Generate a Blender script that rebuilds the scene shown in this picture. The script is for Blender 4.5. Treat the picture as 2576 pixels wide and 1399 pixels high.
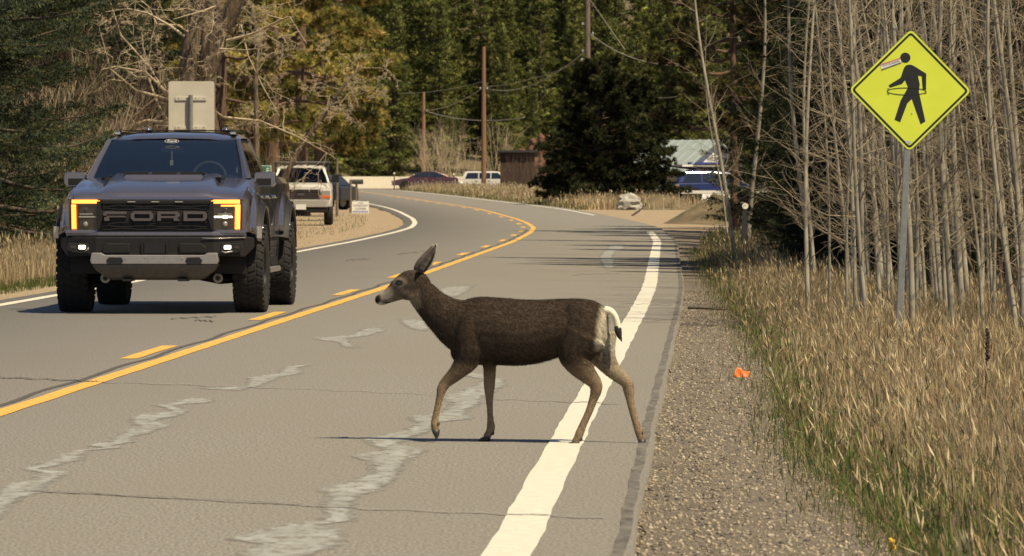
import bpy, bmesh, math, random
import numpy as np
from mathutils import Vector, Matrix

for o in list(bpy.data.objects):
    bpy.data.objects.remove(o)
scene = bpy.context.scene
COL = scene.collection
R = math.radians

# ------------------------------------------------------------------ camera
cam_d = bpy.data.cameras.new('camera')
cam = bpy.data.objects.new('camera', cam_d)
COL.objects.link(cam)
cam.location = (0, 0, 1.40)
cam_d.sensor_width = 36.0
cam_d.lens = 198.0
cam_d.clip_start = 0.5
cam_d.clip_end = 6000
cam.rotation_euler = (R(90 - 0.99), 0, 0)
cam_d.dof.use_dof = True
cam_d.dof.focus_distance = 44.0
cam_d.dof.aperture_fstop = 17.0
scene.camera = cam

# ------------------------------------------------------------------ sky, sun, exposure
SUN_TO = Vector((0.45, -0.46, 1.0)).normalized()      # towards the sun
world = bpy.data.worlds.new('World')
scene.world = world
world.use_nodes = True
wn = world.node_tree.nodes
wl = world.node_tree.links
wn.clear()
sky = wn.new('ShaderNodeTexSky')
sky.sky_type = 'NISHITA'
sky.sun_disc = False
sky.sun_elevation = math.asin(SUN_TO.z)
sky.sun_rotation = math.atan2(SUN_TO.x, SUN_TO.y)
sky.altitude = 2300
sky.dust_density = 1.6
bg = wn.new('ShaderNodeBackground')
bg.inputs['Strength'].default_value = 0.065
wo = wn.new('ShaderNodeOutputWorld')
wl.new(sky.outputs[0], bg.inputs[0])
wl.new(bg.outputs[0], wo.inputs[0])

sun_d = bpy.data.lights.new('sun', 'SUN')
sun_d.energy = 5.0
sun_d.angle = R(0.55)
sun_d.color = (1.0, 0.85, 0.58)
sun = bpy.data.objects.new('sun', sun_d)
COL.objects.link(sun)
sun.location = (60, -20, 120)
sun.rotation_euler = (-SUN_TO).to_track_quat('-Z', 'Y').to_euler()

scene.view_settings.view_transform = 'Standard'
scene.view_settings.look = 'None'
scene.view_settings.exposure = 0.5
scene.view_settings.gamma = 1.0
scene.view_settings.use_curve_mapping = False

# ------------------------------------------------------------------ materials
MATS = {}
def srgb(r, g, b):
    f = lambda c: ((c / 255 + 0.055) / 1.055) ** 2.4 if c > 10 else c / 255 / 12.92
    return (f(r), f(g), f(b))

def mat(name, a, b=None, scale=8.0, rough=0.7, metal=0.0, bump=0.0, detail=4.0, spec=0.5,
        stretch=(1, 1, 1), lo=0.35, hi=0.65, c=None, cscale=1.0, clo=0.55, chi=0.7,
        vcol=False, coat=0.0, trans=0.0, emit=None, estr=0.0, alpha=1.0, bscale=None, bdist=0.02):
    m = bpy.data.materials.new(name)
    m.use_nodes = True
    nt = m.node_tree
    n, l = nt.nodes, nt.links
    p = n['Principled BSDF']
    p.inputs['Roughness'].default_value = rough
    p.inputs['Metallic'].default_value = metal
    p.inputs['Specular IOR Level'].default_value = spec
    p.inputs['Coat Weight'].default_value = coat
    p.inputs['Transmission Weight'].default_value = trans
    p.inputs['Alpha'].default_value = alpha
    if coat: p.inputs['Coat Roughness'].default_value = 0.04
    if emit:
        p.inputs['Emission Color'].default_value = (*emit, 1)
        p.inputs['Emission Strength'].default_value = estr
    tc = n.new('ShaderNodeTexCoord')
    mp = n.new('ShaderNodeMapping')
    mp.inputs['Scale'].default_value = stretch
    l.new(tc.outputs['Object'], mp.inputs[0])
    def noise(s, d=detail, r=0.6):
        t = n.new('ShaderNodeTexNoise')
        t.inputs['Scale'].default_value = s
        t.inputs['Detail'].default_value = d
        t.inputs['Roughness'].default_value = r
        l.new(mp.outputs[0], t.inputs['Vector'])
        return t
    def ramp(src, x0, x1):
        t = n.new('ShaderNodeMapRange')
        t.inputs[1].default_value = x0
        t.inputs[2].default_value = x1
        l.new(src, t.inputs[0])
        return t.outputs[0]
    def mix(fac, x, y, mode='MIX'):
        t = n.new('ShaderNodeMix')
        t.data_type = 'RGBA'
        t.blend_type = mode
        if isinstance(fac, float): t.inputs[0].default_value = fac
        else: l.new(fac, t.inputs[0])
        for k, v in ((6, x), (7, y)):
            if isinstance(v, tuple): t.inputs[k].default_value = (*v[:3], 1)
            else: l.new(v, t.inputs[k])
        return t.outputs[2]
    cur = a
    if b is not None:
        cur = mix(ramp(noise(scale).outputs[0], lo, hi), a, b)
    if c is not None:
        cur = mix(ramp(noise(cscale).outputs[0], clo, chi), cur, c)
    if vcol:
        at = n.new('ShaderNodeAttribute')
        at.attribute_name = 'Col'
        if b is not None: cur = mix(1.0, at.outputs[0], cur, 'MULTIPLY')
        else: cur = at.outputs[0]
    if isinstance(cur, tuple): p.inputs['Base Color'].default_value = (*cur, 1)
    else: l.new(cur, p.inputs['Base Color'])
    if bump:
        bp = n.new('ShaderNodeBump')
        bp.inputs['Strength'].default_value = bump
        bp.inputs['Distance'].default_value = bdist
        l.new(noise(bscale or scale, 5).outputs[0], bp.inputs['Height'])
        l.new(bp.outputs[0], p.inputs['Normal'])
    MATS[name] = m
    return m

def foliage(name, tint=(1, 1, 1), transl=0.35):
    """thin leaves and needles: diffuse + translucent, colour from each leaf's own attribute"""
    m = bpy.data.materials.new(name)
    m.use_nodes = True
    n, l = m.node_tree.nodes, m.node_tree.links
    n.clear()
    at = n.new('ShaderNodeAttribute'); at.attribute_name = 'Col'
    mx = n.new('ShaderNodeMix'); mx.data_type = 'RGBA'; mx.blend_type = 'MULTIPLY'
    mx.inputs[0].default_value = 1.0
    mx.inputs[7].default_value = (*tint, 1)
    l.new(at.outputs[0], mx.inputs[6])
    d = n.new('ShaderNodeBsdfDiffuse'); t = n.new('ShaderNodeBsdfTranslucent')
    s = n.new('ShaderNodeMixShader'); s.inputs[0].default_value = transl
    l.new(mx.outputs[2], d.inputs[0]); l.new(mx.outputs[2], t.inputs[0])
    l.new(d.outputs[0], s.inputs[1]); l.new(t.outputs[0], s.inputs[2])
    o = n.new('ShaderNodeOutputMaterial'); l.new(s.outputs[0], o.inputs[0])
    MATS[name] = m
    return m

# ------------------------------------------------------------------ mesh helpers
class MB:
    """collects shapes and links them as ONE mesh object"""
    def __init__(s): s.v = []; s.f = []
    def add(s, vs, fs):
        k = len(s.v)
        s.v += [tuple(p) for p in vs]
        s.f += [tuple(i + k for i in q) for q in fs]
        return s
    def box(s, x0, x1, y0, y1, z0, z1):
        return s.add([(x0,y0,z0),(x1,y0,z0),(x1,y1,z0),(x0,y1,z0),(x0,y0,z1),(x1,y0,z1),(x1,y1,z1),(x0,y1,z1)],
                     [(0,3,2,1),(4,5,6,7),(0,1,5,4),(1,2,6,5),(2,3,7,6),(3,0,4,7)])
    def loft(s, rings, caps=True, closed=True):
        k = len(s.v); n = len(rings[0])
        for r in rings: s.v += [tuple(p) for p in r]
        for i in range(len(rings) - 1):
            a, b = k + i * n, k + (i + 1) * n
            for j in range(n if closed else n - 1):
                j2 = (j + 1) % n
                s.f.append((a + j, a + j2, b + j2, b + j))
        if caps:
            s.f.append(tuple(k + j for j in range(n))[::-1])
            s.f.append(tuple(k + (len(rings) - 1) * n + j for j in range(n)))
        return s
    def tube(s, pts, rad, n=8, caps=True):
        pts = [Vector(p) for p in pts]
        if not hasattr(rad, '__len__'): rad = [rad] * len(pts)
        rings = []; ref = None
        for i, p in enumerate(pts):
            d = (pts[min(i + 1, len(pts) - 1)] - pts[max(i - 1, 0)])
            d = d.normalized() if d.length > 1e-9 else Vector((0, 0, 1))
            if ref is None: ref = Vector((1, 0, 0)) if abs(d.x) < 0.8 else Vector((0, 1, 0))
            u = (ref - d * ref.dot(d)).normalized(); w = d.cross(u); ref = u
            rings.append([p + (u * math.cos(2 * math.pi * j / n) + w * math.sin(2 * math.pi * j / n)) * rad[i] for j in range(n)])
        return s.loft(rings, caps)
    def prism(s, poly, y0, y1, axis='y'):
        """polygon of (a, b) extruded; axis y: (x,z) polygon, axis x: (y,z), axis z: (x,y)"""
        def P(a, b, t):
            return (a, t, b) if axis == 'y' else ((t, a, b) if axis == 'x' else (a, b, t))
        n = len(poly)
        vs = [P(a, b, y0) for a, b in poly] + [P(a, b, y1) for a, b in poly]
        fs = [tuple(range(n)), tuple(range(2 * n - 1, n - 1, -1))]
        fs += [(i, n + i, n + (i + 1) % n, (i + 1) % n) for i in range(n)]
        return s.add(vs, fs)
    def cyl(s, c, r, h, n=20, axis='z', r2=None):
        c = Vector(c); d = {'x': Vector((h, 0, 0)), 'y': Vector((0, h, 0)), 'z': Vector((0, 0, h))}[axis]
        return s.tube([c, c + d], [r, r if r2 is None else r2], n)
    def sphere(s, c, rx, ry=None, rz=None, n=12, m=8):
        ry = ry or rx; rz = rz or rx
        rings = []
        for i in range(m + 1):
            t = math.pi * i / m; q = max(math.sin(t), 0.02)
            rings.append([(c[0] + rx * q * math.cos(2 * math.pi * j / n), c[1] + ry * q * math.sin(2 * math.pi * j / n), c[2] - rz * math.cos(t)) for j in range(n)])
        return s.loft(rings)
    def build(s, name, m, parent=None, smooth=False, bevel=0.0, auto=None, kind=None, segs=2):
        me = bpy.data.meshes.new(name)
        me.from_pydata(s.v, [], s.f)
        bm = bmesh.new(); bm.from_mesh(me)
        bmesh.ops.recalc_face_normals(bm, faces=bm.faces)
        if bevel:
            es = [e for e in bm.edges if len(e.link_faces) == 2 and e.calc_face_angle(0) > 0.45]
            bmesh.ops.bevel(bm, geom=es, offset=bevel, segments=segs, profile=0.6, affect='EDGES', clamp_overlap=True)
        bm.to_mesh(me); bm.free()
        return finish(name, me, m, parent, smooth, auto, kind)

def finish(name, me, m, parent=None, smooth=False, auto=None, kind=None):
    me.materials.append(MATS[m] if isinstance(m, str) else m)
    if smooth or auto:
        me.polygons.foreach_set('use_smooth', np.ones(len(me.polygons), dtype=bool))
        if auto: me.set_sharp_from_angle(angle=R(auto))
    me.update()
    o = bpy.data.objects.new(name, me)
    COL.objects.link(o)
    if parent is not None: o.parent = parent
    if kind: o['kind'] = kind
    return o

def np_mesh(name, V, F, m, parent=None, col=None, smooth=False, kind=None):
    V = np.asarray(V, dtype=np.float32); F = np.asarray(F, dtype=np.int32)
    k = F.shape[1]
    me = bpy.data.meshes.new(name)
    me.vertices.add(len(V)); me.vertices.foreach_set('co', V.ravel())
    me.loops.add(F.size); me.loops.foreach_set('vertex_index', F.ravel())
    me.polygons.add(len(F))
    me.polygons.foreach_set('loop_start', np.arange(0, F.size, k, dtype=np.int32))
    me.polygons.foreach_set('loop_total', np.full(len(F), k, dtype=np.int32))
    me.update(calc_edges=True)
    if col is not None:
        ca = me.color_attributes.new('Col', 'FLOAT_COLOR', 'POINT')
        c4 = np.ones((len(V), 4), dtype=np.float32); c4[:, :3] = col
        ca.data.foreach_set('color', c4.ravel())
    return finish(name, me, m, parent, smooth, None, kind)

def empty(name, loc=(0, 0, 0), rz=0.0):
    o = bpy.data.objects.new(name, None)
    COL.objects.link(o)
    o.location = loc; o.rotation_euler = (0, 0, rz); o.empty_display_size = 0.2
    return o
def tag(o, label, cat, group=None):
    o['label'] = label; o['category'] = cat
    if group: o['group'] = group
    return o
def copy_tree(o, parent=None):
    c = o.copy(); COL.objects.link(c)
    if parent is not None: c.parent = parent
    for ch in list(o.children): copy_tree(ch, c)
    return c
def text_mesh(name, s, size, m, parent, M, depth=0.001, align='CENTER'):
    cu = bpy.data.curves.new(name, 'FONT')
    cu.body = s; cu.size = size; cu.extrude = depth; cu.align_x = align; cu.align_y = 'CENTER'; cu.resolution_u = 3
    t = bpy.data.objects.new(name, cu); COL.objects.link(t)
    dg = bpy.context.evaluated_depsgraph_get()
    me = bpy.data.meshes.new_from_object(t.evaluated_get(dg))
    bpy.data.objects.remove(t); bpy.data.curves.remove(cu)
    me.transform(M)
    o = finish(name, me, m, parent)
    return o
def place_text(cx, y, cz, rot=0.0, sx=1.0):
    """letters upright facing -Y, centred at (cx,y,cz)"""
    return Matrix.Translation((cx, y, cz)) @ Matrix.Rotation(rot, 4, 'Y') @ Matrix.Rotation(R(90), 4, 'X') @ Matrix.Diagonal((sx, 1, 1, 1))

# ------------------------------------------------------------------ the lie of the land
CY = np.array([-40, 0, 20, 34, 39, 57, 74, 107, 130, 152, 168, 184, 200, 224, 250, 280, 320, 360, 400, 415, 425])
CX = np.array([-5.65, -4.25, -3.55, -3.08, -2.9, -2.27, -1.65, -.65, .05, .5, .66, .5, .13, -.8, -2.15, -3.95, -6.3, -8.8, -11.6, -13.6, -16.])
_yy = np.arange(-40, 425.5, 0.5)
_cc = np.interp(_yy, CY, CX)
for _ in range(3):
    _k = np.ones(13) / 13
    _cc = np.concatenate([_cc[:6], np.convolve(_cc, _k, 'valid'), _cc[-6:]])
def C(y): return np.interp(y, _yy, _cc)                       # solid yellow line
def WR(y): return np.interp(y, [60, 110, 152, 217], [3.5, 3.36, 3.25, 3.45])     # to the right white line
def WL(y): return np.interp(y, [60, 300], [3.72, 3.6])                            # to the left white line
def zr(y):
    d = np.maximum(np.asarray(y, dtype=float) - 165, 0)
    return 0.00305 * d * np.clip(d / 70, 0, 1)
def sstep(a, b, x):
    t = np.clip((np.asarray(x, dtype=float) - a) / (b - a), 0, 1)
    return t * t * (3 - 2 * t)
def H(x, y):
    x = np.asarray(x, dtype=float); y = np.asarray(y, dtype=float)
    c = C(y)
    s = x - (c + WR(y) + .45)
    sl = (c - WL(y) - .35) - x
    near = 1 - sstep(140, 190, y)
    z = zr(np.minimum(y, 436)) - .06
    z = z - near * (.03 * sstep(.1, .9, s) + .15 * sstep(.8, 3.0, s))
    z = z + .025 * np.sin(x * 1.9 + y * .37) * np.sin(y * .9 - x * .6) * sstep(1.2, 2.5, s) * near
    z = z + .22 * sstep(1.5, 4.0, s) * sstep(105, 125, y) * (1 - sstep(150, 175, y))
    z = z + sstep(437, 452, y) * .95 + np.maximum(y - 470, 0) * .11 + np.maximum(y - 560, 0) * .14
    z = z - .32 * sstep(3.5, 6.5, s) * sstep(385, 402, y) * (1 - sstep(428, 437, y))
    z = z + .03 * np.sin(x * .8) * np.sin(y * .5) * sstep(1.0, 4.0, sl)
    return z
def px(xd, yd, Y):
    """point of the photograph (2576 wide) at distance Y -> X, Z"""
    return (xd - 1288) * Y / 14160, 1.4 + (455 - yd) * Y / 14160
def ground_px(xd, yd):
    p = (yd - 455) / 1.4
    return (xd - 1288) / p, 14160 / p

# ================================================================== SETTING
mat('asphalt', (.105, .097, .087), (.265, .245, .212), stretch=(1, .3, 1), scale=70, rough=.85, bump=.06, bscale=120, bdist=.004, detail=6, lo=.38, hi=.66,
    c=(.165, .15, .125), cscale=.5, clo=.40, chi=.85)
mat('white_paint', (.64, .61, .51), (.55, .52, .43), scale=14, rough=.6, c=(.42, .4, .35), cscale=30, clo=.66, chi=.74)
mat('yellow_paint', (.72, .40, .075), (.60, .33, .06), scale=12, rough=.6, c=(.34, .22, .08), cscale=30, clo=.66, chi=.76)
mat('seal_grey', (.33, .335, .315), (.25, .25, .23), scale=5, rough=.75, c=(.19, .175, .145), cscale=16, clo=.46, chi=.62, stretch=(1, .35, 1))
mat('crack_dark', (.045, .04, .036), (.10, .09, .08), scale=20, rough=.8)
mat('edge_dark', (.07, .062, .053), (.16, .145, .122), scale=12, rough=.85, stretch=(1, .3, 1))
mat('crack_light', (.25, .24, .215), (.17, .16, .14), scale=6, rough=.8)
mat('ground', (.16, .115, .065), (.085, .07, .035), scale=1.3, rough=.95, bump=.5, bscale=14, c=(.06, .07, .025), cscale=.35, clo=.55, chi=.72)
mat('gravel', (.18, .148, .108), (.10, .082, .062), scale=45, rough=.95, bump=.7, bscale=60, bdist=.02, c=(.075, .062, .05), cscale=2.2, clo=.52, chi=.75)
mat('dirt', (.33, .25, .16), (.25, .185, .115), scale=3, rough=.95, bump=.4, bscale=30, c=(.19, .165, .09), cscale=.7, clo=.58, chi=.72)
mat('pale_gravel', (.50, .44, .33), (.42, .37, .28), scale=4, rough=.95, bump=.3)

def hgrid(name, xs, ys, zf, m, kind='structure', parent=None):
    X, Y = np.meshgrid(xs, ys)
    Z = zf(X, Y)
    V = np.stack([X, Y, Z], -1).reshape(-1, 3)
    nx, ny = len(xs), len(ys)
    i = (np.arange(ny - 1)[:, None] * nx + np.arange(nx - 1)[None]).ravel()
    F = np.stack([i, i + 1, i + nx + 1, i + nx], -1)
    return np_mesh(name, V, F, m, parent, smooth=True, kind=kind)

xs = np.unique(np.concatenate([np.linspace(-1500, -60, 25), np.linspace(-60, -20, 33), np.arange(-20, 20.01, .4), np.linspace(20, 60, 33), np.linspace(60, 1500, 25)]))
ys = np.unique(np.concatenate([np.linspace(-400, 0, 15), np.arange(0, 200, 1.5), np.arange(200, 480, 3.0), np.linspace(480, 1000, 40), np.linspace(1000, 2600, 14)]))
hgrid('ground', xs, ys, H, 'ground')

def strip(name, rows, m, parent=None, kind=None, skirt=0.0):
    """rows of (xl, xr, y, z)"""
    V = []; F = []
    for (a, b, y, z) in rows:
        if skirt: V += [(a - .02, y, z - skirt), (a, y, z), (b, y, z), (b + .02, y, z - skirt)]
        else: V += [(a, y, z), (b, y, z)]
    k = 4 if skirt else 2
    for i in range(len(rows) - 1):
        for j in range(k - 1):
            F.append((i * k + j, i * k + j + 1, (i + 1) * k + j + 1, (i + 1) * k + j))
    return np_mesh(name, V, F, m, parent, kind=kind)

ry = np.concatenate([np.arange(-40, 200, 1.0), np.arange(200, 425.1, 1.5)])
rnd = np.random.default_rng(3)
road_rows = [(float(C(y) - WL(y) - .35), float(C(y) + WR(y) + .45 + .008 * math.sin(y * .7) + .003 * math.sin(y * 2.3)), y, float(zr(y))) for y in ry]
def far_bend(o0, o1, dz):
    """the road turning away to the left behind the trees"""
    out = []
    for t in np.linspace(0, 1, 14)[1:]:
        a = R(14) + t * R(74)
        cx0, cy0, rad = -16 - 30 * math.cos(R(14)), 425 - 30 * math.sin(R(14)) * 0 - 7.3, 30
        bx, by = cx0 + rad * math.cos(a), cy0 + rad * math.sin(a)
        nx_, ny_ = math.cos(a), math.sin(a)
        out.append(((bx + o0 * nx_, by + o0 * ny_), (bx + o1 * nx_, by + o1 * ny_)))
    return out
road = strip('road', road_rows, 'asphalt', None, 'structure', skirt=.07)
V = [(road_rows[-1][0], 425, float(zr(425))), (road_rows[-1][1], 425, float(zr(425)))]; F = []
for (p, q) in far_bend(-4.0, 3.9, 0):
    V += [(p[0], p[1], float(zr(425)) + .004), (q[0], q[1], float(zr(425)) + .004)]
    n_ = len(V); F.append((n_ - 4, n_ - 3, n_ - 1, n_ - 2))
np_mesh('far_road', V, F, 'asphalt', kind='structure')

def wob(y, a=.004): return a * (math.sin(y * 2.3) + .6 * math.sin(y * 5.9 + 1) + .5 * math.sin(y * .9))
def line(name, y0, y1, off, w, m, dz=.004, step=.5):
    n_ = max(2, int((y1 - y0) / step) + 1)
    rows = []
    for y in np.linspace(y0, y1, n_):
        c = float(C(y) + off(y)) + wob(y)
        ww = w / 2 + rnd.uniform(-.0018, .0018)
        rows.append((c - ww, c + ww, y, float(zr(y)) + dz))
    return strip(name, rows, m, road)
line('edge_line', -20, 154, WR, .185, 'white_paint')
line('edge_line', 212, 420, WR, .16, 'white_paint')
line('edge_line', -20, 420, lambda y: -WL(y), .16, 'white_paint')
line('centre_line', -20, 420, lambda y: 0, .135, 'yellow_paint')
y = 19.6
while y < 330:
    line('centre_dash', y, y + 3.5, lambda y: -.30, .135, 'yellow_paint')
    y += 12.3
line('centre_joint', -10, 160, lambda y: -.155 + .02 * math.sin(y * 1.3), .05, 'crack_dark', .003)

line('edge_strip', -20, 160, lambda y: WR(y) + .415, .05, 'edge_dark', .003, step=.35)  # thin strip, darker than the asphalt, along the right pavement edge
# pale crack sealant, two wandering runs (left edge, right edge, row) in photograph pixels -> on the road plane
def sealant(name, rows, m='seal_grey', dz=.003):
    out = []
    dense = []
    for i in range(len(rows) - 1):
        a, b = rows[i], rows[i + 1]
        k = max(2, int(abs(b[0] - a[0]) / 5))
        for t in range(k):
            s_ = t / k; s_ = s_ * s_ * (3 - 2 * s_)
            dense.append((a[0] + (b[0] - a[0]) * t / k, a[1] + (b[1] - a[1]) * s_ + rnd.uniform(-3, 3), a[2] + (b[2] - a[2]) * s_ + rnd.uniform(-5, 5)))
    dense.append(rows[-1])
    dense.sort(key=lambda r: -r[0])
    for (yy, l, r) in dense:
        yd = yy / 1.922 + 670.8
        xl, d = ground_px(l / 1.922, yd); xr, d = ground_px(r / 1.922, yd)
        out.append((xl, xr, d, float(zr(d)) + dz))
    V = []; F = []; Cc = []
    for i, (xl, xr, d, z) in enumerate(out):
        mg = min(.03, (xr - xl) * .25)
        for x_, e_ in ((xl - mg, 0), (xl + mg, .6), ((xl + xr) / 2, 1), (xr - mg, .6), (xr + mg, 0)):
            e_ = e_ * min(1, i / 3, (len(out) - 1 - i) / 3)
            V.append((x_, d, z)); Cc.append((e_, e_, e_))
        if i: F += [(5 * i - 5 + j, 5 * i - 4 + j, 5 * i + 1 + j, 5 * i + j) for j in range(4)]
    return np_mesh(name, V, F, m, road, col=np.array(Cc))
def seal_material():
    m = MATS['seal_grey']; n, l = m.node_tree.nodes, m.node_tree.links
    p = n['Principled BSDF']
    at = n.new('ShaderNodeAttribute'); at.attribute_name = 'Col'
    tc = n.new('ShaderNodeTexCoord'); mp = n.new('ShaderNodeMapping'); mp.inputs['Scale'].default_value = (1, .25, 1)
    nz = n.new('ShaderNodeTexNoise'); nz.inputs['Scale'].default_value = 26; nz.inputs['Detail'].default_value = 5
    l.new(tc.outputs['Object'], mp.inputs[0]); l.new(mp.outputs[0], nz.inputs['Vector'])
    ad = n.new('ShaderNodeMath'); ad.operation = 'ADD'; l.new(at.outputs['Fac'], ad.inputs[0]); l.new(nz.outputs[0], ad.inputs[1])
    mr = n.new('ShaderNodeMapRange'); mr.inputs[1].default_value = .55; mr.inputs[2].default_value = 1.15; mr.inputs[4].default_value = .95; l.new(ad.outputs[0], mr.inputs[0])
    l.new(mr.outputs[0], p.inputs['Alpha'])          # worn, thinning edges of the sealant
seal_material()
SA = [(505,2160,2260),(530,2250,2360),(548,2330,2445),(575,2300,2440),(600,2230,2400),(635,2130,2330),(660,2180,2330),(700,2150,2260),(735,1970,2280),(760,2020,2110),
      (790,1960,2080),(835,1755,1990),(860,1790,1920),(885,1850,2060),(920,1700,2010),(950,1790,1960),(1000,1800,1930),(1030,1720,1900),(1080,1545,1850),(1110,1590,1740),
      (1150,1560,1710),(1200,1580,1700),(1230,1540,1720),(1250,1380,1560),(1290,1200,1650),(1320,1100,1660),(1345,1250,1640),(1399,1150,1500),(1470,1000,1300),(1560,900,1250)]
SB = [(630,900,1020),(655,850,1035),(672,740,860),(685,800,880),(700,830,905),(720,660,870),(745,625,760),(770,660,820),(800,600,740),(830,540,640),(850,535,640),(865,415,560),(880,500,590),
      (892,350,420),(930,260,400),(960,180,290),(980,110,190),(1000,190,340),(1030,150,270),(1060,20,210),(1090,-20,200),(1130,-60,90),(1170,-120,40),(1300,-300,-100)]
SC = [(470,1450,1560),(490,1370,1450),(515,1350,1460),(540,1200,1340),(580,1190,1260),(590,960,1200),(605,1160,1190)]
SD = [(290,1770,1850),(310,1740,1870),(330,1700,1800),(350,1520,1690),(370,1640,1690),(398,1660,1760)]
for S_ in (SA, SB, SC, SD): sealant('crack_sealant', S_)
def seal_disp(rows):      # rows in display pixels
    sealant('crack_sealant', [((y - 670.8) * 1.922, a * 1.922, b * 1.922) for (y, a, b) in rows], 'white_paint' if False else 'seal_grey')
seal_disp([(612, 1545, 1570), (625, 1530, 1572), (636, 1515, 1545), (648, 1508, 1540), (660, 1512, 1546), (672, 1520, 1546), (680, 1525, 1540)])
seal_disp([(716, 1150, 1200), (730, 1105, 1180), (742, 1085, 1160), (752, 1100, 1150)])
seal_disp([(800, 1000, 1060), (812, 1010, 1075), (826, 1030, 1080), (836, 1060, 1085)])
# straight cracks across the carriageway
def crack(name, x0, y0, x1, y1, w, m, n=60):
    rows = []
    for t in np.linspace(0, 1, n):
        xd, yd = x0 + (x1 - x0) * t, y0 + (y1 - y0) * t + 1.2 * math.sin(t * 23) + rnd.uniform(-.5, .5)
        X, d = ground_px(xd, yd)
        rows.append((X, d))
    V = []; F = []
    for i, (X, d) in enumerate(rows):
        ww = w * (.5 + .8 * rnd.random())
        V += [(X, d - ww, .0075), (X, d + ww, .0075)]
        if i: F.append((2 * i - 2, 2 * i, 2 * i + 1, 2 * i - 1))
    return np_mesh(name, V, F, m, road)
crack('crack', 100, 1237, 900, 1281, .022, 'crack_light')
crack('crack', 900, 1282, 1520, 1306, .018, 'crack_light')
crack('crack', 60, 1236, 760, 1272, .010, 'crack_dark')
crack('crack', 0, 951, 245, 962, .05, 'crack_dark')
crack('crack', 245, 962, 700, 978, .025, 'crack_light')
crack('crack', 700, 977, 1130, 996, .014, 'crack_light')
crack('crack', 1230, 1005, 1560, 1018, .022, 'crack_light')
crack('crack', 1400, 1012, 1540, 1018, .012, 'crack_dark')
crack('crack', 1560, 764, 1690, 770, .05, 'crack_dark')
crack('crack', 430, 803, 545, 797, .10, 'crack_dark')
crack('crack', 490, 806, 540, 810, .09, 'crack_dark')
crack('crack', 1440, 692, 1560, 688, .10, 'crack_light')
crack('crack', 870, 655, 930, 652, .16, 'crack_dark')
crack('crack', 1000, 640, 1080, 632, .2, 'crack_dark')

# gravel shoulder on the right, dirt pull-out on the left
def GE(y): return np.interp(y, [0, 21, 25, 31, 44.5, 57, 81, 120, 150, 165], [1.6, 1.5, 1.42, 1.42, 1.9, 2.2, 2.75, 3.7, 5.2, 7.0])   # where the grass starts
rows = [(float(C(y) + WR(y) + .40), float(GE(y)) + .9, y) for y in np.arange(-20, 165, .8)]
def drape(name, rows, m, dz, n=9, jag=0.0):
    V = []; F = []
    for i, (a, b, y) in enumerate(rows):
        for j in range(n):
            x = a + (b - a) * j / (n - 1)
            if jag and j in (0, n - 1): x += rnd.uniform(-jag, jag)
            V.append((x, y, float(H(x, y)) + dz))
        if i:
            F += [((i - 1) * n + j, (i - 1) * n + j + 1, i * n + j + 1, i * n + j) for j in range(n - 1)]
    return np_mesh(name, V, F, m, smooth=True, kind='structure')
drape('gravel_shoulder', rows, 'gravel', .012, jag=.1)
rows = [(float(C(y) - WL(y) - .30 - 1.1 - 7.5 * sstep(96, 112, y) * (1 - .75 * sstep(215, 250, y))), float(C(y) - WL(y) - .30), y) for y in np.arange(-20, 400, 1.5)]
drape('dirt_pullout', rows, 'dirt', .014, n=14, jag=.25)
rows = [(float(C(y) + WR(y) + .40), float(C(y) + WR(y) + 1.0 + 16 * sstep(163, 180, y)), y) for y in np.arange(160, 246, 1.5)]
drape('dirt_driveway', rows, 'dirt', .016, n=16, jag=.2)
hgrid('gravel_bank', np.arange(-40, 14, 1.5), np.arange(434.5, 456, 1.2), lambda x, y: H(x, y) + .02 - .3 * (sstep(8, 13, x)) - .3 * sstep(453, 456, y), 'pale_gravel')
far_slope_xs = np.arange(-120, 161, 8.0)

# loose stones on the shoulder: nobody could count them
def stones(name, n, fx, fy, size, cols, seed, dz=.012):
    g = np.random.default_rng(seed)
    y = fy(g, n); x = fx(g, y)
    z = H(x, y) + dz
    s = size[0] + (size[1] - size[0]) * g.random(n) ** 3
    base = np.array([(1,0,0),(0,1,0),(-1,0,0),(0,-1,0),(0,0,.7),(0,0,-.5)], dtype=float)
    V = base[None] * (s[:, None, None] * g.uniform(.6, 1.3, (n, 6, 1)))
    a = g.uniform(0, 6.28, n); ca, sa = np.cos(a), np.sin(a)
    V = np.stack([V[..., 0] * ca[:, None] - V[..., 1] * sa[:, None], V[..., 0] * sa[:, None] + V[..., 1] * ca[:, None], V[..., 2]], -1)
    V += np.stack([x, y, z], -1)[:, None]
    f = np.array([(0,1,4),(1,2,4),(2,3,4),(3,0,4),(1,0,5),(2,1,5),(3,2,5),(0,3,5)])
    F = (f[None] + 6 * np.arange(n)[:, None, None]).reshape(-1, 3)
    c = np.array(cols)[g.integers(0, len(cols), n)] * g.uniform(.7, 1.25, (n, 1))
    o = np_mesh(name, V.reshape(-1, 3), F, 'stone', col=np.repeat(c, 6, 0), kind='stuff')
    return o
mat('stone', (1, 1, 1), None, rough=.9, vcol=True)
GC = [(.22, .18, .13), (.05, .042, .035), (.36, .30, .22), (.28, .225, .155), (.15, .125, .095), (.30, .26, .2), (.10, .085, .07), (.20, .155, .105), (.26, .21, .15)]
def sx(g, y):
    a = C(y) + WR(y) + .40; b = GE(y) + .35
    return a + (b - a) * g.random(len(y)) ** 1.0
tag(stones('shoulder_stones', 42000, sx, lambda g, n: 19 + 55 * g.random(n) ** 1.9, (.004, .016), GC, 5), 'loose tan and grey gravel along the edge of the pavement', 'gravel')
tag(stones('pullout_stones', 9000, lambda g, y: C(y) - WL(y) - .35 - 5 * g.random(len(y)), lambda g, n: 62 + 120 * g.random(n), (.006, .03), [(.3, .23, .15), (.2, .15, .1), (.38, .31, .22)], 6),
    'loose pale stones on the dirt pull-out', 'gravel')

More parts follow.
